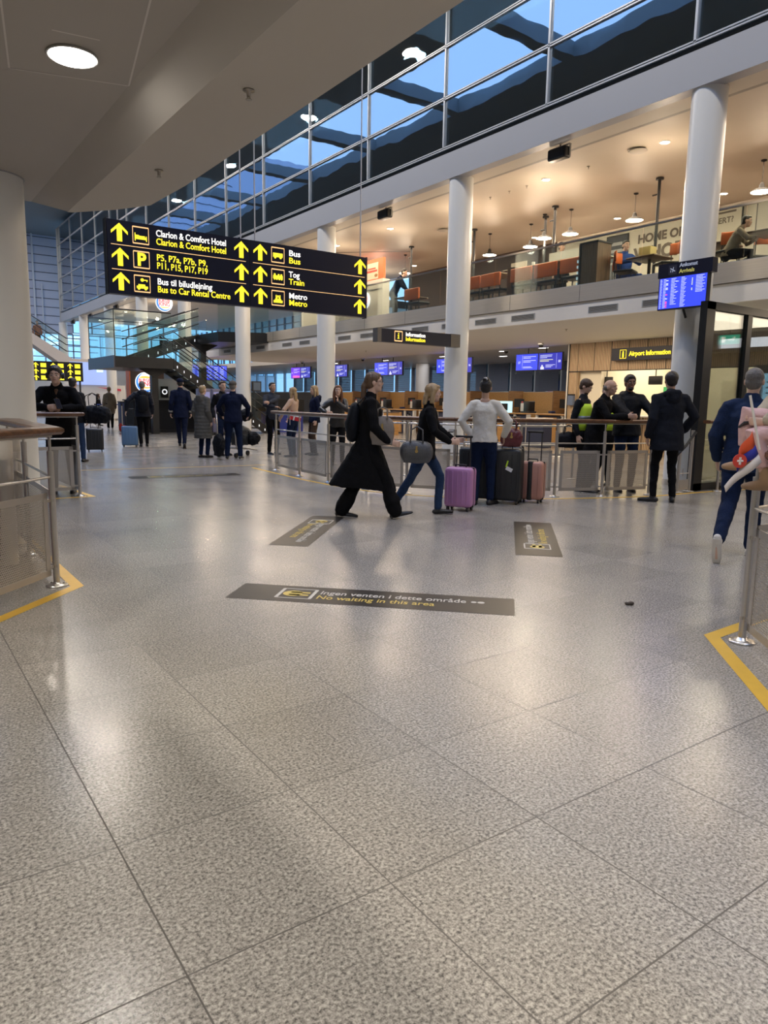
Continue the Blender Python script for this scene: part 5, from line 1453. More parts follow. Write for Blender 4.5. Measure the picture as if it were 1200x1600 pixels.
def person(label, pos, heading, h=1.72, female=False, skinm=SKL, hair=HA_BR, hairstyle='short', top=C_BLACK, hem=.86, bulk=1.0, trousers=C_BLACK, tw=1.0, shoe=SH_BLK, sole=None,
           feet=None, hip_h=.95, lean=0.0, yaw=0.0, head_yaw=0.0, head_pitch=0.0, arms=None, legs_hint=None, detail=1, hood=False, collar=True, puffer=0, skirt=None, sleeves=True, grip=.6,
           extras=(), opened=None, dy_hip=0.0, mouth=0.0, z0=0.0, flare=1.0, boots=0, top_name='jacket', group=None, beard=False, open_skirt=False):
    s = h / 1.75
    t = thing('person', label, 'person', (pos[0], pos[1], z0), R(-heading), group)
    vox = (.0075 if detail == 2 else (.010 if detail == 1 else .013)) * max(.6, min(1, s))
    cvox = (.011 if detail == 2 else (.014 if detail == 1 else .018)) * max(.6, min(1, s))
    lr = R(lean); yr = R(yaw)
    HIP = V((0, dy_hip, hip_h * s))
    def T(x, y, z):       # torso space (z measured from the hip) -> local
        c, sn = math.cos(yr * min(1, max(0, z / .4))), math.sin(yr * min(1, max(0, z / .4)))
        x, y = x * c - y * sn, x * sn + y * c
        return HIP + s * V((x, y * math.cos(lr) + z * math.sin(lr), z * math.cos(lr) - y * math.sin(lr)))
    sw = .155 if female else .178
    TS = .955 if female else 1.0
    neck = T(0, -.005, .545 * 1.0)
    headc = T(0, .02, .70)
    hy, hp = R(head_yaw) + yr, R(head_pitch) - lr * .2
    HM = (Matrix.Rotation(-hy if False else hy, 3, 'Z') @ Matrix.Rotation(hp, 3, 'X'))
    HD = lambda x, y, z: headc + s * (HM @ V((x, y, z)))
    # feet
    feet = feet or [(-.11, 0, 0), (.11, .03, 0)]
    foot = []; knees = []; ank = []; hipj = []
    for i, sx in enumerate((-1, 1)):
        f = feet[i]; fx, fy, fz = f[0] * s, f[1] * s, f[2] * s
        toe = R(f[3]) if len(f) > 3 else 0.0; fp = R(f[4]) if len(f) > 4 else 0.0   # yaw and pitch of the foot
        A = V((fx, fy, fz + .085 * s)); J = HIP + V((sx * .088 * s, 0, -.01))
        hint = legs_hint[i] if legs_hint else (sx * .08, 1, 0)
        K, A2 = ik(J, A, .44 * s, .425 * s, hint)
        hipj.append(J); knees.append(K); ank.append(A2)
        fd = V((math.sin(toe) * math.cos(fp), math.cos(toe) * math.cos(fp), math.sin(fp))); fu = V((0, 0, 1)) if abs(fp) < .01 else (V((-math.sin(toe) * math.sin(fp), -math.cos(toe) * math.sin(fp), math.cos(fp))))
        foot.append((A2, fd, fu))
    # arms
    arms = arms or [None, None]
    sh = []; el = []; wr = []; hd = []
    for i, sx in enumerate((-1, 1)):
        S = T(sx * sw, -.01, .468)
        a = arms[i]
        if a is None:
            tgt = T(sx * (sw + .075), .03, .485 - .53); hint = (sx * .25, -1, 0)
            hdir = V((0, .15, -1))
        else:
            tgt = V(a[0]) * s + V((0, 0, 0)); hint = a[1]; hdir = V(a[2]) if len(a) > 2 else None
        E_, W = ik(S, tgt, .29 * s, .255 * s, hint)
        if hdir is None:
            hdir = (W - E_)
        sh.append(S); el.append(E_); wr.append(W); hd.append(hdir.normalized())
    # ---------------- body: one continuous surface
    b = MB()
    b.limb([T(0, 0, -.03), T(0, 0, .08), T(0, .005, .22), T(0, .005, .36), T(0, -.005, .46), T(0, -.01, .51)], [x * s for x in (.135, .135, .115, .135, .145, .085)], 18, [x * s for x in (.09, .09, .08, .095, .085, .06)], side=(T(1, 0, .3) - T(0, 0, .3)))
    b.limb([T(0, -.012, .47), neck, HD(0, -.02, -.06)], [.058 * s, .052 * s, .052 * s], 14)
    for i in (0, 1):
        b.limb([hipj[i], hipj[i].lerp(knees[i], .35), knees[i], knees[i].lerp(ank[i], .3), ank[i]], [x * s for x in (.075, .07, .05, .05, .034)], 12)
        A2, fd, fu = foot[i]
        b.limb([A2, A2 - fu * .055 * s + fd * .03 * s, A2 - fu * .065 * s + fd * .15 * s], [x * s for x in (.034, .034, .024)], 10)
        b.limb([sh[i], sh[i].lerp(el[i], .5), el[i], el[i].lerp(wr[i], .35), wr[i]], [x * s for x in (.052, .043, .036, .036, .025)], 12)
        # hand
        sx = -1 if i == 0 else 1
        d = hd[i]; side = V((sx, 0, 0)) if abs(d.x) < .8 else V((0, 0, 1))
        pn = d.cross(side).normalized()          # palm-plane helper
        if pn.length < .5: pn = V((0, 1, 0))
        inward = V((-sx, 0, 0)) - d * (-sx * d.x)
        inward = inward.normalized() if inward.length > .2 else V((0, 0, -1))
        wid = d.cross(inward).normalized()        # across the knuckles
        W = wr[i]; P0 = W + d * .015 * s; P1 = W + d * .085 * s
        b.limb([W, P0 + d * .02 * s, P1], [x * s for x in (.024, .036, .038)], 12, [x * s for x in (.02, .017, .014)], side=wid)
        g = grip
        for k in range(4):
            o = wid * ((k - 1.5) * .0195 * s); L = (.072, .08, .075, .06)[k] * s
            q0 = P1 + o; d1 = (d * math.cos(g * .5) + inward * math.sin(g * .5)); d2 = (d * math.cos(g * 1.4) + inward * math.sin(g * 1.4)); d3 = (d * math.cos(g * 2.1) + inward * math.sin(g * 2.1))
            q1 = q0 + d1 * L * .42; q2 = q1 + d2 * L * .33; q3 = q2 + d3 * L * .25
            b.limb([q0 - d * .01 * s, q1, q2, q3], [x * s for x in (.0098, .0092, .0085, .0075)], 8)
        th = (wid * (1 if wid.y > 0 or abs(wid.y) < .01 else -1))
        q0 = W + d * .025 * s + th * .028 * s; q1 = q0 + (d * .6 + th * .6 + inward * .3).normalized() * .035 * s; q2 = q1 + (d * .9 + th * .2 + inward * .4).normalized() * .03 * s
        b.limb([q0 - th * .01 * s, q1, q2], [x * s for x in (.0135, .011, .009)], 8)
    # head with brow, nose, jaw, ears
    HR = HM
    b.ell(HD(0, -.006, .028), (.074 * s, .094 * s, .088 * s), HR)
    b.ell(HD(0, .018, -.035), (.056 * s, .068 * s, .078 * s), HR)
    b.ell(HD(0, .052, -.082), (.030 * s, .030 * s, .024 * s), HR)
    b.ell(HD(0, .070, .030), (.048 * s, .018 * s, .014 * s), HR)
    b.limb([HD(0, .078, .022), HD(0, .098, -.012), HD(0, .094, -.018)], [.008 * s, .013 * s, .012 * s], 8)
    b.ell(HD(.016 * 1, .083, -.018), (.008 * s, .010 * s, .007 * s), HR); b.ell(HD(-.016, .083, -.018), (.008 * s, .010 * s, .007 * s), HR)
    b.ell(HD(0, .074, -.048), (.026 * s, .016 * s, .013 * s), HR)
    for sx in (-1, 1):
        b.ell(HD(sx * .040, .052, -.018), (.020 * s, .022 * s, .022 * s), HR)
        b.ell(HD(sx * .077, -.008, -.002), (.010 * s, .020 * s, .032 * s), HR)
    me = remesh(b, vox, 2)
    link_mesh('body', me, skinm, t)
    # face details
    if detail >= 1:
        for sx in (-1, 1):
            b = MB(); b.ell(HD(sx * .031, .0775, .008), (.0135 * s, .010 * s, .008 * s), HR, 12, 8); e = b.build('eye', EYEW, t)
            b = MB(); b.ell(HD(sx * .031, .0845, .008), (.0062 * s, .005 * s, .0062 * s), HR, 10, 6); b.build('iris', EYED, e)
            b = MB(); b.limb([HD(sx * .014, .088, .031), HD(sx * .031, .090, .037), HD(sx * .048, .078, .031)], [.004 * s, .0045 * s, .003 * s], 6); b.build('eyebrow', hair if hairstyle != 'bald' else HA_GR, t)
        b = MB(); b.ell(HD(0, .0885, -.049 - mouth * .004), (.022 * s, .007 * s, (.006 + mouth * .008) * s), HR, 14, 8); b.build('mouth', LIPS if mouth < .5 else EYED, t)
    # ---------------- hair
    b = MB()
    if hairstyle in ('short', 'cap', 'bun', 'long', 'pony', 'beanie', 'wavy', 'thick'):
        grow = {'short': 1.0, 'cap': .98, 'thick': 1.08}.get(hairstyle, 1.05)
        b.ell(HD(0, -.020, .044), (.081 * s * grow, .094 * s * grow, .084 * s * grow), HR)
        b.ell(HD(0, -.045, -.005), (.072 * s, .062 * s, .075 * s), HR)
        b.ell(HD(0, .040, .088), (.056 * s, .042 * s, .026 * s), HR)
    if hairstyle == 'bald':
        b.ell(HD(0, -.040, -.004), (.078 * s, .068 * s, .052 * s), HR)
    if hairstyle == 'bun':
        b.ell(HD(0, -.075, .11), (.045 * s, .04 * s, .04 * s), HR)
    if hairstyle in ('long', 'wavy'):
        ln = -.30 if hairstyle == 'long' else -.16
        for sx in (-1, 1):
            b.limb([HD(sx * .062, .0, .05), HD(sx * .080, -.01, -.04), HD(sx * .085, -.01, -.13), HD(sx * .075, .0, ln + .04)], [x * s for x in (.03, .033, .035, .02)], 10)
        b.limb([HD(0, -.06, .05), HD(0, -.088, -.05), HD(0, -.095, -.15), HD(0, -.085, ln)], [x * s for x in (.05, .062, .075, .035)], 12, [x * s for x in (.04, .04, .035, .02)], side=HD(1, 0, 0) - HD(0, 0, 0))
    if hairstyle == 'pony':
        b.limb([HD(0, -.085, .03), HD(0, -.125, -.03), HD(0, -.135, -.15), HD(.0, -.12, -.27)], [x * s for x in (.03, .036, .034, .012)], 10)
    if beard:
        b.ell(HD(0, .045, -.080), (.046 * s, .046 * s, .034 * s), HR)
    link_mesh('hair', remesh(b, max(vox, .008), 2, .006 * s, .03), hair, t)
    if hairstyle == 'cap':
        b = MB(); b.ell(HD(0, -.018, .062), (.090 * s, .104 * s, .074 * s), HR); b.ell(HD(0, .095, .058), (.062 * s, .058 * s, .010 * s), HR); link_mesh('cap', remesh(b, vox, 2), opened or C_NAVY, t)
    if hairstyle == 'beanie':
        b = MB(); b.ell(HD(0, -.022, .070), (.092 * s, .104 * s, .082 * s), HR); b.ell(HD(0, -.02, .155), (.03 * s, .03 * s, .028 * s), HR); link_mesh('beanie', remesh(b, vox, 1, .004, .02), opened or C_BLACK, t)
    # ---------------- trousers
    b = MB()
    b.limb([T(0, 0, -.06), T(0, 0, .02), T(0, 0, .11)], [x * s for x in (.15, .158, .14)], 18, [x * s for x in (.10, .112, .10)], side=(1, 0, 0))
    for i in (0, 1):
        K = knees[i]; A2 = ank[i]
        end = A2.lerp(K, .02 if not boots else .30)
        b.limb([hipj[i], hipj[i].lerp(K, .3), hipj[i].lerp(K, .7), K, K.lerp(A2, .35), K.lerp(A2, .7), end], [x * s * tw for x in (.092, .094, .078, .066, .062, .054 * flare, .050 * flare)], 14)
    link_mesh('trousers', remesh(b, cvox, 3, .020 * s, .08), trousers, t)
    # ---------------- shoes
    for i in (0, 1):
        A2, fd, fu = foot[i]; sd = fd.cross(fu)
        B0 = A2 - fu * .050 * s
        b = MB(); kb = 1.0 if not boots else 1.45
        b.limb([B0 - fd * .045 * s, B0 + fd * .03 * s, B0 + fd * .13 * s - fu * .008 * s, B0 + fd * .185 * s - fu * .012 * s], [x * s * kb for x in (.036, .040, .043, .034)], 12, [x * s * kb for x in (.036, .036, .028, .020)], side=sd)
        b.limb([B0, A2 + fu * (.02 + .22 * boots) * s], [x * s * (1 + .9 * boots) for x in (.040, .040 + .03 * boots)], 12)
        so = link_mesh('shoe' if not boots else 'boot', remesh(b, max(.009 * s, .006), 2), shoe, t)
        b = MB(); C0 = A2 - fu * .077 * s
        b.limb([C0 - fd * .045 * s, C0 + fd * .03 * s, C0 + fd * .13 * s, C0 + fd * .195 * s], [x * s for x in (.036, .038, .044, .032)], 14, [.008 * s] * 4, side=sd); b.build('sole', sole or SH_BLK, so)
    # ---------------- jacket / top
    b = MB(); k = bulk
    hz = (hem - hip_h)      # hem height relative to the hip (in units of s)
    prof = [(.50, .10, .075), (.46, .150 * TS, .098), (.38, .165 * TS, .118), (.28, .158 * TS, .118), (.18, .150 * TS, .112), (.08, .160 * TS, .118), (.0, .172 * TS, .128)]
    prof = [p for p in prof if p[0] > hz + .02]
    if hz < -.02:
        wid_, dep_ = (.178, .135) if not skirt else (skirt[0], skirt[1])
        n = max(2, int(-hz / .07))
        for q in range(1, n + 1):
            f = q / n
            prof.append((hz * f, (.172 + (wid_ - .172) * f) * TS, .128 + (dep_ - .128) * f))
    else:
        prof.append((hz, .158 * TS, .118))
    prof = prof[::-1]
    if puffer:
        P2 = []
        for a_, c_ in zip(prof[:-1], prof[1:]):
            for f in (0, .25, .5, .75):
                P2.append(tuple(a_[j] + (c_[j] - a_[j]) * f for j in range(3)))
        P2.append(prof[-1]); prof = P2
    pts, rx, ry = [], [], []
    for z, a_, c_ in prof:
        pz = T(0, .0, z) if z >= 0 else HIP + s * V(((skirt[3] if skirt and len(skirt) > 3 else 0) * (z / hz if hz else 0), (skirt[2] if skirt else 0) * (z / hz if hz else 0), z))
        w_ = (1 + .055 * puffer * (abs(math.sin(z * PI / .085)) - .5)) * k
        pts.append(pz); rx.append(a_ * s * w_); ry.append(c_ * s * w_)
    b.tube(pts, rx, 28, ry, side=(T(1, 0, .3) - T(0, 0, .3)))
    b.ell(T(0, -.01, .475), (sw * .80 * s, .070 * s * k, .050 * s))
    for i in (0, 1):
        W = wr[i] if sleeves else sh[i].lerp(el[i], .5)
        chain = [T((-1, 1)[i] * sw * .62, -.01, .482), sh[i], sh[i].lerp(el[i], .5), el[i], el[i].lerp(wr[i], .5), el[i].lerp(wr[i], .94)] if sleeves else [T((-1, 1)[i] * sw * .72, -.01, .478), sh[i]]
        rr = ([.056, .064, .060, .054, .050, .042] if sleeves else [.05, .05])
        if puffer and sleeves:
            ch2, r2 = [], []
            for a_, c_, r0_, r1_ in zip(chain[:-1], chain[1:], rr[:-1], rr[1:]):
                for f in (0, .25, .5, .75):
                    ch2.append(a_.lerp(c_, f)); r2.append((r0_ + (r1_ - r0_) * f) * (1.06 if f in (0, .5) else .95))
            ch2.append(chain[-1]); r2.append(rr[-1]); chain, rr = ch2, r2
        b.limb(chain, [x * s * (1 + (k - 1) * .9) for x in rr], 14)
    if collar:
        b.limb([T(0, -.012, .49), T(0, -.012, .545)], [.088 * s, .076 * s], 18, [.080 * s, .070 * s], side=(1, 0, 0))
    if hood:
        b.limb([T(-.10, -.05, .525), T(-.05, -.125, .535), T(.05, -.125, .535), T(.10, -.05, .525)], [x * s for x in (.035, .055, .055, .035)], 12)
        b.ell(T(0, -.125, .49), (.105 * s, .05 * s, .10 * s))
    link_mesh(top_name, remesh(b, cvox, 3, .022 * s * (1.0 if not puffer else .6), .10), top, t)
    t['_dummy'] = 0
    del t['_dummy']
    for fn in extras:
        fn(t, s, T, HD, wr, hd, el, sh, knees)
    return t

def x_glasses(t, s, T, HD, wr, hd, el, sh, kn):
    b = MB()
    for sx in (-1, 1):
        c = [HD(sx * .032 + .024 * math.cos(a), .094, .006 + .018 * math.sin(a)) for a in [2 * PI * i / 14 for i in range(15)]]
        b.tube(c, .0016 * s, 6); b.tube([HD(sx * .056, .094, .010), HD(sx * .080, .0, .010)], .0016 * s, 6)
    b.tube([HD(-.008, .096, .010), HD(.008, .096, .010)], .0016 * s, 6)
    b.build('glasses', CHAR, t)
def x_headphones(t, s, T, HD, wr, hd, el, sh, kn):
    b = MB(); b.tube([HD(.092 * math.cos(a), -.01, .115 * math.sin(a) + .0) for a in [PI * i / 16 for i in range(17)]], .012 * s, 8, ry=.006 * s)
    for sx in (-1, 1):
        b.cyl(HD(sx * .076, -.005, -.005), HD(sx * .112, -.005, -.005), .042 * s, .036 * s, 18)
    b.build('headphones', BLACK, t)
def x_shirt(m, w=.06, name='shirt'):
    def f(t, s, T, HD, wr, hd, el, sh, kn):
        b = MB()
        for z in (0.12, .2, .28, .36, .44, .50):
            pass
        b.limb([T(0, .075, .08), T(0, .085, .25), T(0, .082, .40), T(0, .05, .50)], [w * s, w * s, w * s * .9, w * s * .6], 12, [.052 * s, .060 * s, .056 * s, .045 * s], side=(1, 0, 0)); b.build(name, m, t)
    return f
def x_backpack(m):
    def f(t, s, T, HD, wr, hd, el, sh, kn):
        b = MB(); b.limb([T(0, -.19, .06), T(0, -.20, .2), T(0, -.18, .40)], [.13 * s, .15 * s, .12 * s], 16, [.07 * s, .09 * s, .06 * s], side=(1, 0, 0)); b.build('backpack', m, t)
        for sx in (-1, 1):
            b = MB(); b.tube([T(sx * .10, -.12, .12), T(sx * .12, .10, .25), T(sx * .11, .09, .42), T(sx * .10, -.08, .53), T(sx * .09, -.16, .44)], .022 * s, 8, ry=.006 * s); b.build('strap', m, t)
    return f
def phone_at(p, rot, label='black phone held in a hand', m=None):
    t = thing('phone', label, 'phone', p)
    b = MB(); b.box((0, 0, 0), (.075, .15, .009), rot=rot); b.build('case', m or BLACK, t)
    b = MB(); b.box(Euler(rot).to_matrix() @ V((0, 0, .005)), (.068, .142, .001), rot=rot); b.build('display', mat('phone_glass', (.02, .02, .03), .1), t)
    return t

def bear(x, y):
    return math.degrees(math.atan2(x, y))
def P(x, y, rel):
    return (x, y), bear(x, y) + rel
# 1 headphone wearer leaning on the railing
(p, hdg) = P(2.14, 10.86, 188)
person('young man in black coat and headphones leaning on the left walnut railing', p, hdg, 1.80, hair=HA_DK, hairstyle='thick', top=C_BLACK, hem=.60, bulk=1.14, trousers=C_BLACK, lean=22, hip_h=.94, detail=2,
       arms=[((-.08, .45, 1.16), (-1, 0, -.6), (.9, .5, .0)), ((.10, .46, 1.17), (1, 0, -.6), (-.9, .4, .1))], head_pitch=-2, extras=(x_headphones, x_shirt(C_BROWN, .05, 'scarf')), feet=[(-.12, -.05, 0), (.12, 0, 0)])
# 2 traveller with shoulder bag, partly hidden
(p, hdg) = P(3.38, 15.82, 25)
person('traveller in black top and blue jeans with big shoulder bag, behind the headphone wearer', p, hdg, 1.70, hair=HA_DK, hairstyle='short', top=C_BLACK2, hem=.84, trousers=C_JEAN, feet=[(-.10, -.05, 0), (.12, .08, 0)], bulk=1.08)
# 3 beige coat
(p, hdg) = P(7.88, 30.49, 2)
def x_belt(t, s, T, HD, wr, hd, el, sh, kn):
    b = MB(); b.limb([T(0, 0, .10), T(0, 0, .13)], [.185 * s, .185 * s], 20, [.14 * s, .14 * s], side=(1, 0, 0)); b.build('belt', BLACK, t)
person('person in belted beige coat walking away in the distance below the landing', p, hdg, 1.72, female=True, hair=HA_BL, hairstyle='short', top=C_BEIGE, hem=.68, bulk=1.22, trousers=C_BLACK, shoe=SH_SOLE, hood=True, feet=[(-.07, -.15, 0), (.07, .2, 0)], detail=0, extras=(x_belt,))
# tiny far person
(p, hdg) = P(8.6, 35.25, 90)
person('tiny dark-dressed figure far away just left of the beige-coated person', p, hdg, 1.45, hair=HA_BR, hairstyle='long', top=C_BLACK, detail=0, female=True)
# 4 black puffer + backpack with blue suitcase
(p, hdg) = P(6.06, 20.07, -6)
person('person in black puffer and black backpack pulling the blue suitcase', p, hdg, 1.76, hair=HA_GR, hairstyle='short', top=C_PUFF, hem=.82, bulk=1.22, puffer=1, hood=True, trousers=C_BLACK, tw=.95, sole=SH_SOLE, feet=[(-.07, .0, 0), (.10, .10, 0)], arms=[((-.42, -.02, .98), (-1, -.4, 0), (-.4, 0, -1)), None], extras=(x_backpack(C_BLACK2),), detail=1)
# 5 uniformed walker with peaked cap
(p, hdg) = P(6.82, 19.21, 0)
def x_cuffs(t, s, T, HD, wr, hd, el, sh, kn):
    for i in (0, 1):
        b = MB(); b.cyl(wr[i].lerp(el[i], .12), wr[i].lerp(el[i], .30), .058 * s, seg=16); b.build('cuff_stripes', mat('silver_braid', (.35, .34, .30), .5), t)
person('person in dark navy uniform and peaked cap walking away towards the stairs', p, hdg, 1.84, hair=HA_DK, hairstyle='cap', opened=C_NAVY, top=C_NAVY, hem=.78, bulk=1.1, trousers=C_NAVY, feet=[(-.04, .28, 0), (.07, -.26, .05, 0, -25)], extras=(x_cuffs,), top_name='uniform_jacket')
# 6 grey quilted coat
(p, hdg) = P(6.16, 15.92, 40)
person('older woman in long grey quilted coat standing beside the man in the cap', p, hdg, 1.62, female=True, hair=HA_BL, hairstyle='short', top=C_GREY, hem=.48, bulk=1.32, puffer=1, hood=True, trousers=C_JEAND, skirt=(.185, .15, 0), feet=[(-.09, 0, 0), (.09, .04, 0)])
# 7 man in navy with cap pushing trolley
(p, hdg) = P(6.64, 15.32, 8)
person('man in navy jacket and grey cap standing behind a luggage trolley', p, hdg, 1.72, hair=HA_GR, hairstyle='cap', opened=cloth('grey_cap', (.10, .09, .08)), top=C_NAVY, hem=.84, bulk=1.22, trousers=C_JEAND, tw=1.12, feet=[(-.15, 0, 0, -8), (.15, .03, 0, 8)], sole=SH_SOLE, arms=[((-.28, .22, 1.0), (-1, -.5, 0), (0, .7, -.6)), ((.30, .25, 1.0), (1, -.5, 0), (0, .7, -.6))])
(p, hdg) = P(6.86, 16.45, 150)
person('person facing the camera, face just showing left of the grey cap', p, hdg, 1.74, hair=HA_BR, hairstyle='short', top=C_BLACK2, trousers=C_JEAND, skinm=SKL)
# 8-11 group at the end of the central railing
(p, hdg) = P(8.05, 16.2, 150)
person('smiling dark-haired man in dark sweater hugging someone at the railing end', p, hdg, 1.74, skinm=SKM, hair=HA_DK, hairstyle='short', top=cloth('slate_sweater', (.035, .04, .055)), hem=.86, trousers=C_BLACK, arms=[((.25, .30, 1.28), (-1, 0, -.5), (1, .2, .1)), ((.12, .33, 1.18), (1, 0, -.5), (-1, .2, 0))], sole=SH_SOLE, mouth=.3, head_pitch=8)
(p, hdg) = P(8.15, 15.3, -60)
person('long-haired blonde woman in cropped pale top and jeans holding a small flag', p, hdg, 1.62, female=True, hair=HA_BL, hairstyle='long', top=cloth('nude_top', (.52, .36, .26), 40, .05), hem=1.02, trousers=C_JEAND, arms=[((-.25, .22, 1.0), (-1, -.3, 0)), ((.22, .22, .98), (1, -.3, 0))])
(p, hdg) = P(8.9, 15.6, 255)
person('blonde woman in dark beanie and hooded jacket facing left', p, hdg, 1.68, female=True, hair=HA_BL, hairstyle='long', top=C_NAVY, hem=.84, bulk=1.12, hood=True, trousers=cloth('brown_trousers', (.06, .04, .03)))
(p, hdg) = P(8.0, 13.05, 178)
person('auburn-haired woman in black leather jacket resting her chin on her hand at the railing', p, hdg, 1.66, female=True, hair=HA_AU, hairstyle='long', top=mat('cloth_black_leather', (.015, .014, .014), .38), hem=.84, bulk=1.12, trousers=C_BLACK, lean=12,
       arms=[((.01, .27, 1.38), (-1, .3, -.9), (0, .1, 1)), ((.26, .40, 1.16), (1, 0, -.5), (-.7, .5, 0))], detail=1, head_pitch=4)
# 12 walking woman in long black coat and glasses
(p, hdg) = P(4.66, 6.93, 88)
person('woman in glasses and long black coat striding right past the stickers', p, hdg, 1.71, female=True, hair=mat('hair_light_brown', (.11, .062, .032), .5, nscale=45, namt=.5, bump=.5, stretch=(1, 1, .12)), hairstyle='pony', top=C_BLACK, hem=.36, bulk=1.16, trousers=C_BLACK, tw=1.2, flare=1.5, shoe=SH_BLK, sole=SH_SOLE, skirt=(.165, .36, -.05), hip_h=.90, lean=4, head_pitch=4,
       feet=[(-.06, -.30, .0, 0, -4), (.08, .34, .0, 0, 14)], arms=[((-.26, -.02, .86), (-.6, -1, 0), (0, .3, -1)), ((.20, .24, .92), (.6, -1, 0), (-.1, 1, -.2))], detail=2, mouth=.9, extras=(x_glasses, x_backpack(C_BLACK2)), top_name='long_coat')
# 13 blonde woman
(p, hdg) = P(5.40, 6.80, 86)
def x_buttons(t, s, T, HD, wr, hd, el, sh, kn):
    for (x, z) in ((.13, .40), (.13, .30), (.128, .20)):
        b = MB(); b.ell(T(x + .03, .045, z), (.012 * s, .010 * s, .012 * s)); b.build('button', mat('brass_button', (.45, .33, .15), .3, .8), t)
person('blonde woman in short black coat and jeans walking right with grey handbag', p, hdg, 1.60, female=True, hair=HA_BL, hairstyle='wavy', top=C_BLACK, hem=.74, bulk=1.06, trousers=C_JEAN, tw=.92, flare=1.1, shoe=SH_BLK, hip_h=.90, lean=6, head_pitch=-3,
       feet=[(-.06, .20, 0, 0, 4), (.08, -.42, .03, 0, -28)], arms=[((-.20, .40, .98), (-.5, -1, -.4), (.1, 1, .05)), ((.22, .30, .98), (.8, -1, 0), (-.1, 1, 0))], detail=2, extras=(x_buttons,), top_name='short_coat')
# 14 white sweater
(p, hdg) = P(6.60, 7.06, 2)
def x_clip(t, s, T, HD, wr, hd, el, sh, kn):
    b = MB(); b.ell(HD(0, -.11, .125), (.02 * s, .012 * s, .01 * s)); b.ell(HD(0.015, -.108, .11), (.01 * s, .012 * s, .016 * s)); b.build('hair_clip', mat('silver_clip', (.6, .6, .62), .3, .7), t)
person('woman in white sweater and jeans standing with her back turned, hand on hip', p, hdg, 1.64, female=True, skinm=SKM, hair=HA_DK, hairstyle='bun', top=C_WHITE, hem=.90, bulk=1.14, trousers=C_JEAND, tw=1.06, shoe=SH_BLK, hood=False, collar=False,
       feet=[(-.10, .0, 0), (.12, .05, 0, 30)], arms=[((-.17, -.02, .98), (-1, -.15, 0), (.6, .2, -.5)), ((.28, .10, .98), (.8, -.5, 0), (0, .3, -1))], detail=2, extras=(x_clip,), top_name='sweater', head_pitch=-6)
# 15 hi-vis
(p, hdg) = P(9.10, 7.50, 110)
def x_vest(t, s, T, HD, wr, hd, el, sh, kn):
    b = MB(); b.tube([T(0, 0, z) for z in (.02, .12, .24, .36, .44)], [x * s for x in (.178, .17, .172, .178, .15)], 24, [x * s for x in (.135, .132, .134, .136, .11)], side=(T(1, 0, .3) - T(0, 0, .3))); b.build('hi_vis_vest', C_HIVIS, t)
    b = MB(); b.tube([T(0, 0, z) for z in (.20, .25)], [.180 * s] * 2, 24, [.142 * s] * 2, side=(T(1, 0, .3) - T(0, 0, .3))); b.build('reflective_band', mat('grey_reflector', (.3, .33, .38), .3, .3), t)
person('bearded worker in yellow high-visibility vest looking down, left of the leaning bald man', p, hdg, 1.72, hair=HA_BR, hairstyle='thick', beard=True, top=C_BLACK2, trousers=C_BLACK, extras=(x_vest,), head_pitch=-28, detail=1)
# 16 bald man leaning
(p, hdg) = P(9.06, 7.22, 112)
person('balding man in black coat leaning with clasped hands on the curved railing', p, hdg, 1.76, skinm=SKM, hair=HA_GR, hairstyle='bald', top=C_BLACK, hem=.66, bulk=1.14, trousers=C_BLACK, lean=15, hip_h=.93, shoe=SH_BLK, sole=SH_SOLE, detail=2,
       feet=[(-.10, -.10, 0), (.12, -.05, 0)], arms=[((.05, .54, 1.18), (-.8, -.2, -1), (.3, 1, 0)), ((.12, .52, 1.19), (.6, -.2, -1), (-.2, 1, 0))], mouth=.3)
# 17 laughing man
(p, hdg) = P(9.70, 7.12, 160)
person('laughing man in black hooded jacket and glasses behind the curved railing', p, hdg, 1.80, skinm=SKD, hair=HA_DK, hairstyle='thick', top=C_BLACK2, hem=.86, bulk=1.26, hood=True, trousers=C_JEAND, detail=2, mouth=.4, beard=True,
       arms=[((-.30, .42, 1.10), (-1, -.4, -.4), (0, 1, .2)), ((.14, .48, 1.15), (1, -.4, -.4), (.2, 1, 0))], extras=(x_glasses,), head_pitch=-4)
# 18 worker behind
(p, hdg) = P(10.1, 7.85, 200)
person('person half hidden between the two men at the railing, only part of the face showing', p, hdg, 1.68, hair=HA_BR, hairstyle='short', top=C_BLACK2, extras=(x_vest,), skinm=SKL)
# 19 dark parka
(p, hdg) = P(9.10, 6.0, -22)
person('man in dark hooded parka, back turned, beside the two men at the railing', p, hdg, 1.80, skinm=SKM, hair=HA_DK, hairstyle='thick', top=cloth('dark_parka', (.012, .014, .020)), hem=.72, bulk=1.28, hood=True, trousers=C_BLACK, tw=.92, shoe=SH_BLK, detail=2,
       feet=[(-.13, .03, 0, -55), (.13, .0, 0, 20)], arms=[None, ((.26, .12, .98), (1, -.6, 0), (0, .3, -1))], top_name='parka')
# 20 navy blazer
(p, hdg) = P(6.42, 3.42, 8)
person('grey-haired man in navy blazer walking away at the right edge', p, hdg, 1.71, skinm=SKL, hair=HA_GR, hairstyle='short', top=C_NAVYB, hem=.80, bulk=1.26, trousers=C_JEAND, tw=1.1, shoe=SH_SOLE, sole=SH_SOLE, hip_h=.92, detail=2, lean=3,
       feet=[(-.10, -.46, .13, 0, -70), (.08, .12, 0, 0)], legs_hint=[(0, 1, 0), (0, 1, 0)], arms=[((-.27, .12, .90), (-.6, -1, 0), (0, .6, -1)), ((.27, .22, .95), (.6, -1, 0), (0, 1, -.5))], top_name='blazer')
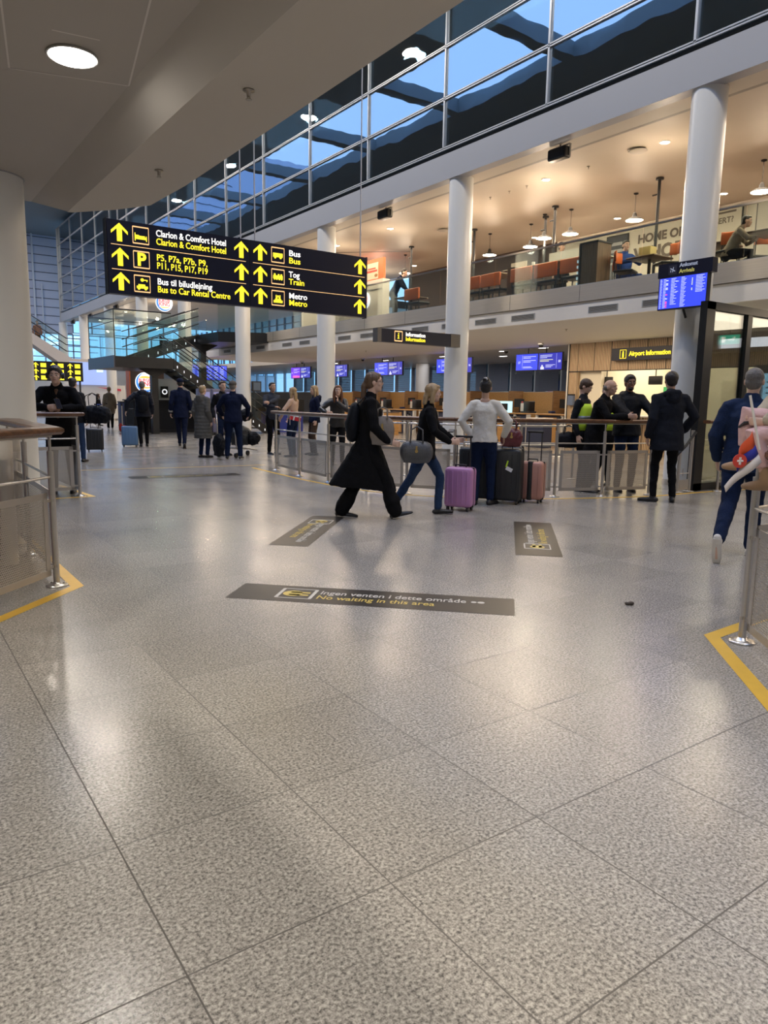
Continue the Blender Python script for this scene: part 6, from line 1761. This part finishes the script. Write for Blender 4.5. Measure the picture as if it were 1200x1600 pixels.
# 21 child sitting on the right-hand rail
p = (4.00, 1.87); lefthd = -90 + 35.3
person('small child in pink trousers and tan boots sitting on the right railing', p, lefthd, 1.02, skinm=SKL, hair=HA_BL, hairstyle='short', top=C_CREAM, hem=2.16, bulk=1.15, trousers=C_PINK, tw=1.35, shoe=SH_TAN, sole=mat('boot_sole', (.20, .13, .08), .7), boots=.35, detail=2,
       z0=0.0, hip_h=2.13, feet=[(-.10, .30, 1.60, 0, 0), (.10, .40, 1.76, 0, 0)], legs_hint=[(0, 1, .8), (0, 1, 1)], arms=[((-.10, .36, 2.20), (-1, -.3, -.5), (.1, 1, .0)), ((.08, .34, 2.24), (1, 0, -.5), (0, 1, 0))], grip=.9)
# 22 diners
(p, hdg) = P(14.3, 10.75, 0)
person('man in blue clothes sitting high at the dark table by the tall pole', (14.42, 10.95), 200, 1.75, hair=HA_DK, hairstyle='short', top=C_BLUE, trousers=C_BLUE, hem=.9, z0=FR - .38, hip_h=.90, feet=[(-.12, .38, .38), (.12, .40, .38)], arms=[((-.1, .42, 1.2), (-1, 0, -.6)), ((.1, .42, 1.2), (1, 0, -.6))], bulk=1.15)
person('woman with glasses in black seated at the right edge beneath the pale poster', (13.9, 6.95), 262, 1.68, female=True, hair=HA_BR, hairstyle='wavy', top=C_BLACK, trousers=C_BLACK, hem=.86, z0=FR - .40, hip_h=.92, feet=[(-.12, .42, .42), (.12, .42, .42)], arms=[((-.12, .40, 1.18), (-1, 0, -.6)), ((.12, .40, 1.18), (1, 0, -.6))], extras=(x_glasses,))
person('dark-haired diner in beige jacket bending over the table at the right edge', (13.2, 7.75), 150, 1.55, hair=HA_DK, hairstyle='short', top=C_BEIGE, trousers=C_BLACK, hem=.86, lean=25, z0=FR - .40, hip_h=.92, feet=[(-.12, .42, .42), (.12, .42, .42)], arms=[((-.1, .5, 1.2), (-1, 0, -.6)), ((.1, .5, 1.2), (1, 0, -.6))])
person('worker in dark cap behind the high table, only head and shoulders showing', (14.9, 13.3), 190, 1.72, skinm=SKL, hair=HA_DK, hairstyle='cap', opened=C_BLACK, top=C_BLACK, z0=FR)
person('waiter in dark shirt bending over a table left of the second column', (13.6, 18.9), 140, 1.74, hair=HA_DK, hairstyle='short', top=C_NAVY, trousers=cloth('grey_trousers', (.14, .14, .13)), z0=FR, lean=28, arms=[((-.1, .5, 1.0), (-1, 0, -.6)), ((.1, .5, 1.0), (1, 0, -.6))])
person('tiny figure in orange top standing on the far walkway', (8.75, 49.9), 180, 1.7, top=cloth('coral', (.45, .17, .10)), trousers=C_BLACK, z0=4.2, detail=0)

# ------------------------------------------------------------------ luggage and hand items
def suitcase(label, loc, heading, w, d, hgt, m, handle=.42, straps=False, tagc=None, ribs=True, z=.05):
    t = thing('suitcase', label, 'suitcase', (loc[0], loc[1], 0), R(-heading))
    b = MB(); b.rbox((0, 0, z + hgt / 2), (w, d, hgt), .045)
    b.build('shell', m, t)
    b = MB()
    if ribs:
        n = max(3, int(w / .07))
        for i in range(n):
            x = -w / 2 + .05 + (w - .1) * i / (n - 1)
            b.rbox((x, 0, z + hgt / 2), (.018, d + .012, hgt * .82), .005)
        b.build('ribs', m, t)
    b = MB(); b.rbox((0, 0, z + hgt / 2), (w + .006, .018, hgt + .006), .008); b.build('zip_band', BLACK, t)
    for sx in (-1, 1):
        for sy in (-1, 1):
            b = MB(); b.cyl((sx * (w / 2 - .05) - .012, sy * (d / 2 - .045), .03), (sx * (w / 2 - .05) + .012, sy * (d / 2 - .045), .03), .03, seg=14); b.box((sx * (w / 2 - .05), sy * (d / 2 - .045), .06), (.05, .04, .025)); b.build('wheel', BLACK, t)
    b = MB(); b.tube([(-.07, -.0, z + hgt), (-.07, 0, z + hgt + .03), (.07, 0, z + hgt + .03), (.07, 0, z + hgt)], .009, 8); b.build('carry_handle', BLACK, t)
    if handle:
        hb = MB()
        for sx in (-1, 1):
            hb.cyl((sx * .09, d / 2 - .03, z + hgt - .02), (sx * .09, d / 2 - .03, z + hgt + handle), .009, seg=8)
        hb.build('telescopic_handle', m if False else CHAR, t)
        b = MB(); b.rbox((0, d / 2 - .03, z + hgt + handle), (.23, .03, .03), .01); b.build('grip', BLACK, t)
    if straps:
        b = MB(); b.rbox((0, 0, z + hgt / 2), (.07, d + .012, hgt + .012), .012); b.build('luggage_strap', BLACK, t)
    if tagc:
        b = MB(); b.box((w * .15, -d / 2 - .02, z + hgt * .62), (.09, .004, .05), rot=(0, R(25), 0)); b.build('luggage_tag', MATS['paper_white'], t)
        b = MB(); b.box((w * .15 - .03, -d / 2 - .02, z + hgt * .72), (.02, .004, .09), rot=(0, R(15), 0)); b.build('tag_loop', C_HIVIS, t)
    return t
PNK = mat('orchid_shell', (.44, .20, .40), .38, nscale=3, namt=.05); ROS = mat('rose_shell', (.42, .20, .15), .4, nscale=3, namt=.05); BLS = mat('steel_blue_shell', (.10, .19, .33), .4); BKS = mat('black_shell', (.014, .015, .017), .42); DTS = mat('dark_teal_shell', (.014, .02, .028), .45)
suitcase('orchid pink cabin suitcase pulled by the blonde woman', (6.02, 6.84), bear(6.0, 6.9) + 20, .36, .24, .50, PNK, .38)
suitcase('rose-coloured suitcase with black strap at the right end of the luggage group', (7.40, 6.92), bear(7.3, 7.0) + 15, .34, .26, .52, ROS, .40, straps=True)
suitcase('large black suitcase with white tag beside the white-sweatered woman', (7.0, 7.02), bear(7, 7.0) + 10, .44, .30, .70, BKS, 0, tagc=True)
suitcase('large black suitcase standing just behind the tagged one', (7.24, 7.24), bear(7.3, 7.4) + 10, .42, .28, .72, BKS, .30)
suitcase('large dark teal suitcase in front of the white-sweatered woman', (6.80, 7.40), bear(6.9, 7.4) + 5, .46, .30, .70, DTS, 0)
suitcase('blue cabin suitcase pulled by the person with the black backpack', (5.70, 20.1), bear(5.6, 20.2) + 5, .42, .26, .52, BLS, .46)
suitcase('black cabin suitcase standing alone beside the left railing far away', (4.45, 18.7), bear(4.45, 18.7), .40, .26, .52, BKS, .45)
def hold_bag(name, label, cat, c, heading, w, d, hgt, m, hh, clasp=True, soft=.0):
    t = thing(name, label, cat, c, R(-heading))
    b = MB()
    b.limb([(-w / 2 + .05, 0, 0), (0, 0, 0), (w / 2 - .05, 0, 0)], [hgt * .46, hgt * .5, hgt * .46], 20, [d * .5, d * .55, d * .5], side=(0, 0, 1)); b.box((0, 0, -hgt * .2), (w * .9, d * .8, hgt * .5))
    link_mesh('bag_body', remesh(b, .010, 4, soft, .08), m, t)
    for sy in (-1, 1):
        b = MB(); b.tube([(-w * .22, sy * d * .35, hgt * .40), (-w * .20, sy * d * .2, hgt * .5 + hh * .75), (0, 0, hgt * .5 + hh), (w * .20, sy * d * .2, hgt * .5 + hh * .75), (w * .22, sy * d * .35, hgt * .40)], .009, 8); b.build('bag_handle', m, t)
    if clasp:
        b = MB(); b.cyl((0, -d * .56, hgt * .05), (0, -d * .60, hgt * .05), .018, seg=14); b.box((0, -d * .57, hgt * .18), (.02, .008, .05)); b.build('clasp', mat('gold_clasp', (.6, .42, .15), .3, .9), t)
    return t
hold_bag('handbag', 'grey structured handbag with gold clasp hanging from the blonde woman\'s arm', 'bag', (5.12, 6.60, .78), bear(5.1, 6.6), .33, .16, .27, mat('slate_leather', (.065, .065, .068), .45, nscale=60, namt=.2, bump=.2), .16)
hold_bag('handbag', 'burgundy leather bag held beside the white-sweatered woman', 'bag', (6.97, 6.92, .90), bear(7, 6.9), .26, .14, .26, mat('burgundy_leather', (.10, .014, .018), .4, nscale=30, namt=.3, bump=.3), .12, True, .02)
hold_bag('shoulder_bag', 'big soft black shoulder bag of the traveller in blue jeans', 'bag', (3.72, 15.7, .98), bear(3.7, 15.7) + 30, .62, .28, .38, C_BLACK2, .25, False, .03)
hold_bag('crossbody_bag', 'taupe felt crossbody bag worn across the long black coat', 'bag', (4.70, 6.70, 1.02), bear(4.7, 6.7), .26, .12, .34, C_TAUPE, .10, True, .01)
hold_bag('duffel_bag', 'black bag hanging at the waist of the worker in yellow vest', 'bag', (8.92, 7.62, .80), bear(9, 7.5), .30, .18, .26, C_BLACK2, .10, False, .02)
phone_at((2.02, 10.36, 1.25), (R(60), 0, R(20)), 'black phone held by the headphone wearer above the railing')
phone_at((5.62, 6.58, 1.02), (R(10), 0, R(-50)), 'phone held by the walking blonde woman')
phone_at((9.5, 6.98, 1.2), (R(40), 0, R(-50)), 'dark phone between the hands of the laughing man')
ph = phone_at((3.83, 2.01, 1.275), (R(-8), R(22), R(50)), 'black phone with pale edge held out by the child on the right railing')
# small red, blue and white flag hanging from a white stick
t = thing('hand_flag', 'small red, blue and white flag on a white stick held by the child', 'flag', (3.45, 1.85, 1.2))
e1 = V((math.cos(YAW), -math.sin(YAW), 0))    # along the picture, to the right
A = V((3.505, 1.822, 1.225)); S0 = A + V((0, 0, .19)) - e1 * .055; S1 = A - V((0, 0, .07)) + e1 * .015
b = MB(); b.cyl(S0, S1, .006, seg=10); b.build('stick', mat('white_plastic', (.7, .66, .6), .4), t, True)
def strip(o0, o1, d0, d1, nm, m):
    n = 8; vs = []
    for i in range(n + 1):
        f = i / n
        wv = e1.cross(V((0, 0, 1))) * (.012 * math.sin(f * 7))
        vs.append(o0 + d0 * f + wv); vs.append(o1 + d1 * f + wv)
    b = MB(); b.add(vs, [(2 * i, 2 * i + 1, 2 * i + 3, 2 * i + 2) for i in range(n)], True)
    o = b.build(nm, m, t, True); md = o.modifiers.new('thickness', 'SOLIDIFY'); md.thickness = .002
strip(A + V((0, 0, .02)) - e1 * .03, A - V((0, 0, .045)) - e1 * .01, -e1 * .06 - V((0, 0, .10)), -e1 * .075 - V((0, 0, .10)), 'red_stripe', mat('flag_red', (.62, .08, .02), .7))
strip(A - V((0, 0, .045)) - e1 * .01, A - V((0, 0, .09)) + e1 * .01, -e1 * .085 - V((0, 0, .09)), -e1 * .10 - V((0, 0, .09)), 'blue_stripe', mat('flag_blue', (.02, .025, .28), .7))
strip(A - V((0, 0, .09)) + e1 * .01, A - V((0, 0, .13)) + e1 * .03, -e1 * .155 - V((0, 0, .16)), -e1 * .165 - V((0, 0, .15)), 'white_stripe', mat('flag_white', (.66, .60, .56), .7))
C_ = A - e1 * .085 - V((0, 0, .125)); nn = e1.cross(V((0, 0, 1)))
if nn.dot(V((4, 2, 0))) > 0: nn = -nn
b = MB(); b.cyl(C_ + nn * .016, C_ + nn * .02, .034, seg=24); b.build('red_badge', mat('flag_badge_red', (.55, .05, .03), .6), t, True)
b = MB(); b.box(C_ + nn * .022, (.008, .008, .036)); b.cyl(C_ + nn * .021 - e1 * .014, C_ + nn * .021 + e1 * .014, .005, seg=8); b.build('badge_mark', MATS['flag_white'], t, True)
# small red flags with white crosses carried by the waiting group
for (x, y, z, l) in ((7.92, 14.75, .98, 'red flag with white cross held by the long-haired blonde woman'), (8.25, 13.0, .92, 'red flag with white cross hanging by the auburn-haired woman')):
    t = thing('paper_flag', l, 'flag', (x, y, z), R(-bear(x, y)))
    b = MB(); b.box((0, 0, 0), (.26, .006, .20), rot=(0, R(12), 0)); b.build('red_cloth', mat('danish_red', (.50, .015, .02), .6), t)
    b = MB(); b.box((-.03, -.004, 0), (.03, .003, .20), rot=(0, R(12), 0)); b.box((0, -.004, 0), (.26, .003, .03), rot=(0, R(12), 0)); b.build('white_cross', MATS['paper_white'], t)
    b = MB(); b.cyl((-.13, 0, -.2), (-.13, 0, .14), .005, seg=6); b.build('stick', MATS['white_plastic'], t)
# luggage trolley with bags
t = thing('luggage_trolley', 'steel luggage trolley in front of the man in navy', 'trolley', (6.95, 15.9, 0), R(-bear(6.95, 15.9) - 35))
b = MB(); b.tube([(-.25, -.4, 1.02), (.25, -.4, 1.02)], .018, 8); b.build('push_bar', BLACK, t)
for sx in (-.25, .25):
    b = MB(); b.tube([(sx, -.4, 1.02), (sx, -.35, .25), (sx, .5, .14)], .016, 8); b.build('side_frame', STEEL, t)
b = MB()
for y in (-.3, -.1, .1, .3, .48):
    b.cyl((-.25, y, .2 - y * .1), (.25, y, .2 - y * .1), .012, seg=8)
b.build('deck', STEEL, t)
for (x, y) in ((-.24, -.34), (.24, -.34), (0, .48)):
    b = MB(); b.cyl((x - .02, y, .06), (x + .02, y, .06), .06, seg=16); b.build('wheel', BLACK, t)
for (x, y, z, rx_, ry_, rz_, l, m) in ((7.15, 16.1, .48, .30, .22, .24, 'dark teal rucksack lying on the luggage trolley', DTS), (7.42, 15.95, .42, .17, .15, .16, 'small black bag at the front of the trolley', C_BLACK2), (6.28, 15.3, .32, .12, .2, .26, 'black bag standing left of the man in navy', C_BLACK2), (7.12, 15.7, .98, .16, .14, .14, 'black bag on top of the trolley load', C_BLACK2)):
    t = thing('soft_bag', l, 'bag', (x, y, z)); b = MB(); b.ell((0, 0, 0), (rx_, ry_, rz_)); b.box((0, 0, -rz_ * .4), (rx_ * 1.2, ry_ * 1.2, rz_)); link_mesh('bag_body', remesh(b, .014, 4, .05, .1), m, t)
    b = MB(); b.tube([(-rx_ * .5, -ry_, 0), (-rx_ * .3, -ry_ * 1.25, rz_ * .5), (rx_ * .3, -ry_ * 1.25, rz_ * .5), (rx_ * .5, -ry_, 0)], .012, 8, ry=.005); b.build('bag_strap', BLACK, t)
